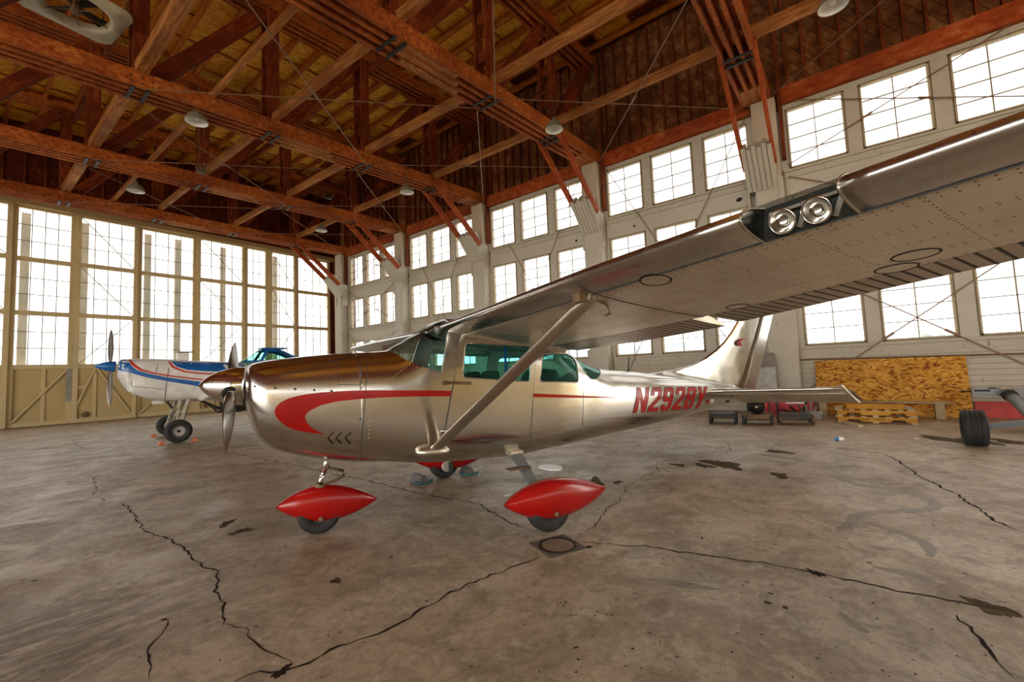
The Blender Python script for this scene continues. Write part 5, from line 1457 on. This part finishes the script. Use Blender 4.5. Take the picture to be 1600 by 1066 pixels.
# canopy: glass bubble with blue roof and frames
can = Loft([(-1.50, 2.00, 1.85, .30, 1.88, 2.4, 2.4), (-1.75, 2.15, 1.85, .38, 1.90, 2.6, 2.4), (-2.05, 2.36, 1.85, .42, 1.92, 3.0, 2.4), (-2.3, 2.41, 1.85, .42, 1.92, 3.0, 2.4), (-2.6, 2.36, 1.85, .40, 1.92, 2.8, 2.4), (-2.95, 2.20, 1.85, .34, 1.9, 2.4, 2.4), (-3.4, 2.0, 1.85, .2, 1.9, 2.2, 2.2)])
v, f = can.mesh(lin(-3.4, -1.5, 24), 40); mesh('canopy_glass', v, f, 'bg_glass', ag, True, True)
for sd in (1, -1):
    can.decal('canopy_frame', [[(-2.02, 1.97), (-1.93, 1.97), (-2.13, 2.34), (-2.22, 2.34)]], 'bg_blue', ag, .008, sd, .05)
    can.decal('canopy_roof', [[(-1.98, 2.30), (-2.2, 2.385), (-2.6, 2.33), (-3.1, 2.12), (-3.2, 2.03), (-2.98, 2.03), (-2.75, 2.17), (-2.5, 2.27), (-2.2, 2.30)]], 'bg_blue', ag, .008, sd, .05)
    can.decal('canopy_sill', [[(-1.6, 1.99), (-1.6, 2.03), (-2.4, 2.04), (-3.2, 2.03), (-3.2, 1.98), (-2.4, 1.98)]], 'bg_blue', ag, .010, sd, .05)
b = MB(); v, f = can.mesh([-3.2, -2.9, -2.6, -2.3, -2.15], 40, -.006); 
top = [i for i, p in enumerate(v) if p[2] > 2.1]
b = MB(); b.box(-2.75, -2.05, -.28, .28, 2.385, 2.42); b.obj('canopy_cap', 'bg_blue', ag, False, True)
b = MB(); b.box(-.33, -.08, -.14, .14, 2.07, 2.27); b.obj('intake_box', 'bg_white', ag, False, True)
b = MB(); b.box(-.44, -.10, -.18, .18, 2.29, 2.305); b.box(-.20, -.16, -.1, .1, 2.26, 2.30); b.obj('intake_lid', 'grey_dark', ag, False, True)
# low wing, spray boom and gear
for sgn in (1, -1):
    vs = []; n = 14
    for u in lin(0, 1, 8):
        y = (.3 + 5.2 * u) * sgn; z = .98 + .10 * u * 5; c = 1.65 - .35 * u; x0 = -.52 - .05 * u
        for j in range(n):
            a = 2 * math.pi * j / n; vs.append((x0 - c / 2 + math.cos(a) * c / 2, y, z + math.sin(a) * (.10 - .03 * u) * (1 if math.sin(a) > 0 else .6) * (.5 + .5 * (math.cos(a) + 1) / 2)))
    o = mesh('wing', vs, [(i * n + j, i * n + (j + 1) % n, (i + 1) * n + (j + 1) % n, (i + 1) * n + j) for i in range(8) for j in range(n)] + [tuple(range(n)), tuple(range(8 * n, 9 * n))], 'bg_white', ag, True, True)
    b = MB(); b.tube([(-1.1, .4 * sgn, 1.9), (-1.2, 3.0 * sgn, 1.32)], .04, 10); b.obj('wing_strut', 'bg_white', ag, True, True)
    b = MB(); b.tube([(-2.35, .3 * sgn, .90), (-2.4, 5.0 * sgn, 1.3)], .022, 8)
    for i in range(14):
        y = .5 + i * .33; b.tube([(-2.36, y * sgn, .90 + (y - .3) * .085), (-2.36, y * sgn, .80 + (y - .3) * .085)], .012, 6)
    b.obj('spray_boom', 'iron', ag, False, True)
    # main gear: two legs to the wheel
    b = MB(); b.bar((-.30, .40 * sgn, 1.02), (-.06, 1.02 * sgn, .34), .07, .10); b.bar((-.12, .38 * sgn, 1.02), (.02, 1.02 * sgn, .34), .06, .07); b.bar((-.22, .72 * sgn, .68), (-.02, .72 * sgn, .68), .03, .03)
    b.obj('gear_leg', 'steel_leg', ag, False, True)
    tyre(MB(), (-.02, 1.16 * sgn, .28), (0, 1, 0), .28, .20).obj('tyre', 'rubber', ag, True, True)
    MB().lathe([(.001, -.02), (.03, -.02), (.032, .035), (.13, .045), (.145, .085), (.155, .085), (.155, -.05), (.001, -.05)], (-.02, 1.16 * sgn, .28), (0, sgn, 0), 24).obj('wheel_hub', 'hub', ag, False, True)
    MB().lathe([(.001, .05), (.032, .05), (.035, .02)], (-.02, 1.16 * sgn, .28), (0, sgn, 0), 12).obj('axle_cap', 'black', ag, False, True)
b = MB(); b.tube([(.16, .12, 1.05), (.02, .16, .80)], .03, 10); b.obj('exhaust_stub', 'iron', ag, False, True)
b = MB(); b.box(.20, .42, -.10, .10, .94, 1.02); b.obj('belly_vent', 'bg_white', ag, False, True)
b = MB(); b.box(-1.9, -1.1, -.35, .35, .60, .92); b.tube([(-1.0, -.3, .72), (-1.0, .45, .72)], .05, 8); b.tube([(-.6, .2, .95), (-1.0, .35, .72), (-1.8, .4, .66)], .03, 8); b.tube([(-.7, -.2, .95), (-.95, .42, .62), (-1.5, .45, .60)], .02, 8); b.obj('spray_pump', 'iron', ag, False, True)
# tail of the spray plane (hidden behind the silver one)
mesh('tail_fin', *prism([(-5.2, 1.72), (-5.9, 2.6), (-6.5, 2.6), (-6.5, 1.45), (-6.2, 1.4)], lambda p: (p[0], -.03, p[1]), (0, .06, 0)), 'bg_white', ag, False, True)
tyre(MB(), (-6.0, 0, .12), (0, 1, 0), .12, .10).obj('tail_tyre', 'rubber', ag, True, True)
MB().tube([(-5.9, 0, 1.35), (-6.0, 0, .14)], .03, 8).obj('tail_leg', 'steel_leg', ag, False, True)

# wheel chocks
def chock(name, c, L_, w, h, ang, mat, label, group, rope=None):
    o = empty(name, (c[0], c[1], 0), ang, label=label, cat='chock', group=group)
    vs, fs = prism([(-w, .0), (w, .0), (w * .35, h), (-w * .35, h)], lambda p: (p[0], -L_ / 2, p[1]), (0, L_, 0))
    mesh('body', vs, fs, mat, o, False, True)
    if rope:
        n = 16; MB().tube([(math.cos(t * 6.283 / n) * w * 1.5, L_ * .5 + math.sin(t * 6.283 / n) * .05, .018 + .012 * math.sin(t)) for t in range(n + 1)], .010, 6).obj('rope', rope, o, True, True)
    return o
W0 = lambda x, y: FQ.o + FQ.X * x + FQ.Y * y
for (x, y, nm) in ((.30, 1.16, 'in front of the near wheel'), (-.34, 1.16, 'behind the near wheel'), (.30, -1.16, 'in front of the far wheel'), (-.34, -1.16, 'behind the far wheel')):
    p = W0(x, y); chock('wheel_chock', p, .26, .075, .07, math.radians(171), 'orange', f'orange chock {nm} of the blue aeroplane', 'orange chocks')
p = FR.o + FR.X * .34 + FR.Y * -1.20; chock('wheel_chock', p, .24, .085, .10, math.radians(PSI + 8), 'chock', 'grey chock ahead of the far main wheel of the silver aeroplane', 'grey chocks', 'teal')
p = FR.o + FR.X * -.36 + FR.Y * -1.22; chock('wheel_chock', p, .24, .085, .10, math.radians(PSI - 6), 'chock', 'grey chock behind the far main wheel of the silver aeroplane', 'grey chocks', 'teal')

# ------------------------------------------------------------------ things along the window wall
ob = empty('strand_board', (13.7, -.6, 0), label='large orange strand board sheet leaning on the window wall', cat='board')
xa, xb = 13.50, 13.68
ya, yb = on_x(1277, 610, 13.7).y, on_x(1514, 605, 13.7).y
vs = [(xa, ya, 0), (xa, yb, 0), (xb, yb, 1.345), (xb, ya, 1.36)]; vs = vs + [(p[0] + .02, p[1], p[2]) for p in vs]
mesh('sheet', vs, [(0, 1, 2, 3), (4, 7, 6, 5), (0, 4, 5, 1), (1, 5, 6, 2), (2, 6, 7, 3), (3, 7, 4, 0)], 'wall_osb', ob)
rp = empty('sheet_metal', (13.66, -3.3, 0), label='low red sheet standing against the wall beside the strand board', cat='sheet')
MB().box(13.66, 13.70, -3.9, yb - .05, 0.0, .34).obj('sheet', 'red_junk', rp)
rp2 = empty('red_crate', (13.2, 1.2, 0), label='long low red box on the floor under the conduit', cat='box')
MB().box(13.08, 13.40, .72, 1.78, 0.0, .42).obj('body', 'red_junk', rp2)
MB().box(13.065, 13.08, .9, 1.3, .30, .40).obj('label_plate', 'white_plastic', rp2)
# long weathered plank lying on the pallets and box
def plank(name, p, q, w, h, mat, lab, cat='plank'):
    o = beam(name, p, q, w, h, mat); tag(o, lab, cat); return o
# two stacked pallets
def pallet(z, x0, y0, L_, D_, lab, mark=False, cutw=.33):
    o = empty('pallet', (x0 + D_ / 2, y0 + L_ / 2, z), label=lab, cat='pallet', group='stacked pallets')
    for i in range(3):
        x = x0 + i * (D_ - .05) / 2
        out = [(y0, .022), (y0, .118), (y0 + L_, .118), (y0 + L_, .022)]
        n1 = [(y0 + L_ * .88, .022), (y0 + L_ * .86, .068), (y0 + L_ * .70, .068), (y0 + L_ * .68, .022)]
        n2 = [(y0 + L_ * .32, .022), (y0 + L_ * .30, .068), (y0 + L_ * .14, .068), (y0 + L_ * .12, .022)]
        poly = out + n1 + n2
        vs, fs = prism(poly, lambda p: (x, p[0], z + p[1]), (.045, 0, 0)); mesh('stringer', vs, fs, 'pallet', o)
    for i in range(7):
        y = y0 + i * (L_ - .10) / 6
        block('deck_board', x0 - .01, x0 + D_ + .01, y, y + (.14 if i in (0, 6) else .09), z + .118, z + .138, 'pallet_slat', o)
    for i in (0, 3, 6):
        y = y0 + i * (L_ - .10) / 6; block('base_board', x0 - .01, x0 + D_ + .01, y, y + .10, z, z + .022, 'pallet_slat', o)
    if mark:                                        # stencilled letters on the near stringer, partly worn away
        cu = bpy.data.curves.new('stencil', 'FONT'); cu.body = 'SAM TONG  L'; cu.size = .075; cu.align_x = 'CENTER'
        tmp = bpy.data.objects.new('tmp', cu); col.objects.link(tmp)
        dg = bpy.context.evaluated_depsgraph_get(); me = bpy.data.meshes.new_from_object(tmp.evaluated_get(dg)); bpy.data.objects.remove(tmp)
        me.materials.clear(); me.materials.append(MAT['black']); so = bpy.data.objects.new('stencil_mark', me)
        put(so, o, Matrix.Translation((x0 - .003, y0 + L_ / 2, z + .048)) @ Matrix(((0, 0, -1, 0), (-1, 0, 0, 0), (0, 1, 0, 0), (0, 0, 0, 1))))
    return o
pa_, pb_ = on_z(1308, 659), on_z(1432, 664)
PX0 = 12.0; PL = 1.30; PY0 = -1.06
pallet(0, PX0, PY0, PL, .95, 'lower yellow pallet of the pair, with a stencilled side', True)
pallet(.14, PX0 + .02, PY0 + .0, PL, .95, 'upper orange pallet of the pair')
o = block('timber_beam', PX0 + .16, PX0 + .28, PY0 + .17, PY0 + 1.13, .28, .385, 'pallet'); tag(o, 'short orange timber lying on top of the stacked pallets', 'timber')
plank('plank', (13.1, .66, .36), (13.1, -1.75, .36), .16, .035, 'plank', 'long grey weathered plank behind the stacked pallets')
bk = block('plank_support', 13.0, 13.22, -1.6, -1.45, 0, .342, 'plank'); tag(bk, 'short wooden block under the near end of the long plank', 'block')
bk = block('plank_support', 13.0, 13.22, .45, .6, 0, .342, 'plank'); tag(bk, 'short wooden block under the far end of the long plank', 'block')
p = on_z(1335, 665); plank('wood_offcut', (p.x + .28, p.y + .14, .022), (p.x - .22, p.y - .10, .022), .09, .044, 'pallet_slat', 'short sawn board lying on the floor before the pallets', 'board')
# drinks bottle
p = on_z(1312, 689); bt = empty('water_bottle', (p.x, p.y, 0), label='crumpled water bottle with blue label lying on the floor', cat='bottle')
ax = Vector((.15, -.95, 0)).normalized()
MB().lathe([(.001, -.065), (.028, -.063), (.033, -.055), (.032, -.01)], (p.x, p.y, .035), ax, 16).obj('base', 'blue_plastic', bt, True)
MB().lathe([(.032, -.01), (.034, .0), (.033, .03), (.025, .05), (.012, .058), (.012, .07), (.001, .07)], (p.x, p.y, .035), ax, 16).obj('body', 'white_plastic', bt, True)
# white foam sheet under the aeroplane
p = on_z(861, 732); fo = []
for i in range(24):
    t = 6.283 * i / 24; q = 1 + .10 * math.sin(2 * t + .6) + .06 * math.sin(3 * t + 2); fo.append((p.x + .13 * q * math.cos(t), p.y + .20 * q * math.sin(t)))
vs, fs = prism(fo, lambda q: (q[0], q[1], .001), (0, 0, .022)); o = mesh('foam_sheet', vs, fs, 'white_plastic'); tag(o, 'flat white foam piece on the floor behind the near main wheel', 'foam')
p = on_z(793, 775); o = blob('paper_scrap', (p.x, p.y), .05, .035, 'white_plastic', .004, 9, .3, 0, None); tag(o, 'small white paper scrap near the tip of the red wheel fairing', 'paper')
p = on_z(1432, 686); o = blob('paper_scrap', (p.x, p.y), .07, .04, 'white_plastic', .004, 9, .3, 0, None); tag(o, 'small pale scrap on the floor between the pallets and the lone tyre', 'paper')

# grey sheet-metal hopper by the wall, behind the fin
hp = empty('metal_hopper', (13.2, 2.3, 0), label='grey sheet metal hopper machine behind the tail fin', cat='machine')
hy0, hy1 = on_x(1218, 590, 13.1).y, on_x(1180, 590, 13.1).y
MB().box(12.9, 13.5, hy0 + .05, hy1 + .25, .55, 1.25).obj('body', 'galv', hp)
mesh('hood', [(12.9, hy0 + .05, 1.25), (12.9, hy1 + .25, 1.25), (13.5, hy1 + .25, 1.25), (13.5, hy0 + .05, 1.25), (13.1, hy0 + .12, 1.62), (13.1, hy1 + .2, 1.62), (13.4, hy1 + .2, 1.62), (13.4, hy0 + .12, 1.62)],
     [(0, 1, 5, 4), (1, 2, 6, 5), (2, 3, 7, 6), (3, 0, 4, 7), (4, 5, 6, 7)], 'galv', hp)
for (x, y) in ((12.93, hy0 + .08), (13.45, hy0 + .08), (12.93, hy1 + .2), (13.45, hy1 + .2)): block('leg', x - .025, x + .025, y - .025, y + .025, 0, .56, 'iron', hp)

# dolly carts
def cart(name, c, L_, w, h, wheel_r, mat, label, ang=0.0, wheel_mat='rubber_grey'):
    o = empty(name, (c[0], c[1], 0), ang, label=label, cat='cart', group='low carts by the wall')
    b = MB(); b.box(-w / 2, w / 2, -L_ / 2, L_ / 2, h, h + .035); b.box(-w / 2, -w / 2 + .05, -L_ / 2, L_ / 2, h - .05, h); b.box(w / 2 - .05, w / 2, -L_ / 2, L_ / 2, h - .05, h); b.obj('frame', mat, o, False, True)
    b = MB()
    for s_ in (-1, 1):
        for e_ in (-1, 1):
            MB().lathe([(.001, -.03), (wheel_r * .9, -.03), (wheel_r, -.02), (wheel_r, .02), (wheel_r * .9, .03), (.001, .03)], (s_ * (w / 2 - .06), e_ * (L_ / 2 + .0), wheel_r), (0, 1, 0), 20).obj('wheel', wheel_mat, o, False, True)
        b.tube([(s_ * (w / 2 - .06), -L_ / 2, wheel_r), (s_ * (w / 2 - .06), L_ / 2, wheel_r)], .012, 6)
    b.obj('axles', 'iron', o, False, True); return o
c1a, c1b = on_z(1107, 663), on_z(1146, 663); c1 = (c1a + c1b) / 2
cart('dolly', (c1.x + .3, c1.y), (c1a - c1b).length, .55, .20, .125, 'iron', 'flat black dolly on two wide wheels under the tail', .15)
c2a, c2b = on_z(1160, 665), on_z(1203, 665); c2 = (c2a + c2b) / 2
k2 = cart('motor_cart', (c2.x + .3, c2.y), (c2a - c2b).length, .55, .20, .115, 'brown_iron', 'brown wheeled cart carrying a round motor under the tailplane', .1)
b = MB(); b.tube([(-.22, 0, .40), (.18, 0, .40)], .16, 20); b.obj('motor', 'iron', k2, True, True)
mesh('motor_cover', [(-.18, -.18, .40), (-.18, -.14, .55), (-.18, 0, .60), (-.18, .12, .54), (.2, .12, .54), (.2, 0, .60), (.2, -.14, .55), (.2, -.18, .40)], [(0, 1, 6, 7), (1, 2, 5, 6), (2, 3, 4, 5)], 'orange', k2, False, True)
MB().tube([(-.24, 0, .40), (-.27, 0, .40)], .03, 12).obj('shaft', 'chrome', k2, True, True)
MB().tube([(.0, -.23, .2), (.05, -.25, .62)], .014, 6).obj('handle_post', 'iron', k2, False, True)
c3 = on_z(1252, 664)
k3 = cart('caster_dolly', (c3.x + .2, c3.y + .12), .6, .5, .19, .10, 'iron', 'black steel caster dolly beside the pallets', .2, 'brown_iron')
c4 = on_z(1303, 663)
jk = empty('scrap_frame', (12.5, .85, 0), label='heap of bent steel frame parts beside the pallets', cat='scrap')
rr = random.Random(9)
for i in range(9):
    a = Vector((12.45 + rr.uniform(-.25, .3), .75 + rr.uniform(-.2, .3), rr.uniform(.03, .12))); d_ = Vector((rr.uniform(-.25, .25), rr.uniform(-.1, .5), rr.uniform(.05, .38)))
    beam('bent_bar', a, a + d_, .04, .035, rr.choice(('iron', 'brown_iron', 'galv')), jk)
mesh('bent_plate', [(12.15, .55, .02), (12.2, .95, .03), (12.42, .95, .20), (12.40, .5, .18), (12.17, .55, .0), (12.22, .95, .01), (12.44, .95, .18), (12.42, .5, .16)], [(0, 1, 2, 3), (4, 7, 6, 5), (0, 4, 5, 1), (1, 5, 6, 2), (2, 6, 7, 3), (3, 7, 4, 0)], 'galv', jk)
tb = empty('tilted_carton', (13.2, .95, .42), label='small tilted pale carton on the red box by the wall', cat='carton')
mesh('body', [(13.15, .78, .42), (13.15, 1.15, .42), (13.35, 1.15, .42), (13.35, .78, .42), (13.15, .73, .62), (13.15, 1.05, .66), (13.35, 1.05, .66), (13.35, .73, .62)], [(0, 3, 2, 1), (4, 5, 6, 7), (0, 1, 5, 4), (1, 2, 6, 5), (2, 3, 7, 6), (3, 0, 4, 7)], 'white_worn', tb)

# ------------------------------------------------------------------ parts of another aircraft at the right edge
p = on_z(1526, 699)
g = empty('main_gear', (p.x, p.y, 0), label='wide black tyre with a grey axle beam at the right edge', cat='landing gear')
ad = (on_z(1600, 660, .30) - on_z(1550, 672, .27)); ad.z = 0; ad = Vector((-.05, -1, 0)).normalized()
c = Vector((p.x + .15, p.y - .02, .27)); R_ = .27; w = .27
pr = [(R_ * .55, -w * .40), (R_ * .8, -w * .5), (R_ * .95, -w * .46), (R_, -w * .34), (R_, -w * .2), (R_ * .965, -w * .19), (R_ * .965, -w * .15), (R_, -w * .14), (R_, w * .0 - .012), (R_ * .965, -.010), (R_ * .965, .010), (R_, .012), (R_, w * .14), (R_ * .965, w * .15), (R_ * .965, w * .19), (R_, w * .2), (R_, w * .34), (R_ * .95, w * .46), (R_ * .8, w * .5), (R_ * .55, w * .40)]
MB().lathe(pr, c, ad, 40, True).obj('tyre', 'rubber', g, True)
MB().lathe([(.001, -w * .2), (R_ * .55, -w * .3), (R_ * .55, w * .3), (.001, w * .2)], c, ad, 24).obj('wheel_hub', 'grey_dark', g)
b = MB(); b.bar(c, c + ad * 2.2 + Vector((0, 0, .42)), .09, .07); b.obj('axle_beam', 'grey_dark', g)
b = MB(); b.bar(c + ad * 2.2 + Vector((0, 0, .42)), c + ad * 2.25 + Vector((0, 0, -.30)), .08, .08, up=(1, 0, 0)); b.obj('prop_stand', 'grey_dark', g)
p1 = on_x(1518, 612, 12.2); p2 = on_x(1600, 612, 12.2)
sb = empty('grey_boom', (12.2, p2.y, 0), label='grey channel and pipe boom resting on a stand at the right edge', cat='machine part')
z_ = p1.z
b = MB(); b.box(12.15, 12.29, p2.y - .9, p1.y, z_ - .085, z_ + .05); b.obj('channel', 'grey_paint', sb)
block('slot', 12.143, 12.152, p1.y - .24, p1.y - .03, z_ + .005, z_ + .035, 'black', sb)
block('label_plate', 12.143, 12.152, p1.y - .50, p1.y - .36, z_ - .04, z_ + .0, 'white_plastic', sb)
for dy in (-.28, -.42, -1.0): block('clip', 12.17, 12.27, p1.y + dy - .06, p1.y + dy + .04, z_ + .05, z_ + .075, 'pallet_slat' if dy == -.42 else 'iron', sb)
q1 = on_x(1577, 617, 11.95); q2 = on_x(1612, 650, 11.35)
b = MB(); b.tube([q1, q2, q2 + (q2 - q1) * 1.5], .085, 20); b.obj('pipe', 'grey_paint', sb, True)
b = MB(); b.tube([q1 + (q1 - q2).normalized() * .04, q1 - (q1 - q2).normalized() * .06], .105, 20); b.obj('pipe_flange', 'iron', sb, True)
MB().tube([(12.2, p1.y + .01, z_), (12.2, p1.y + .16, z_ - .005)], .015, 8).obj('pin', 'iron', sb)
e_ = q2 + (q2 - q1) * 1.5
block('stand_leg', 12.19, 12.25, p2.y - .85, p2.y - .79, 0, z_ - .08, 'iron', sb)
block('pipe_saddle', q1.x - .02, 12.16, q1.y - .04, q1.y + .04, z_ - .05, z_ + .02, 'iron', sb)
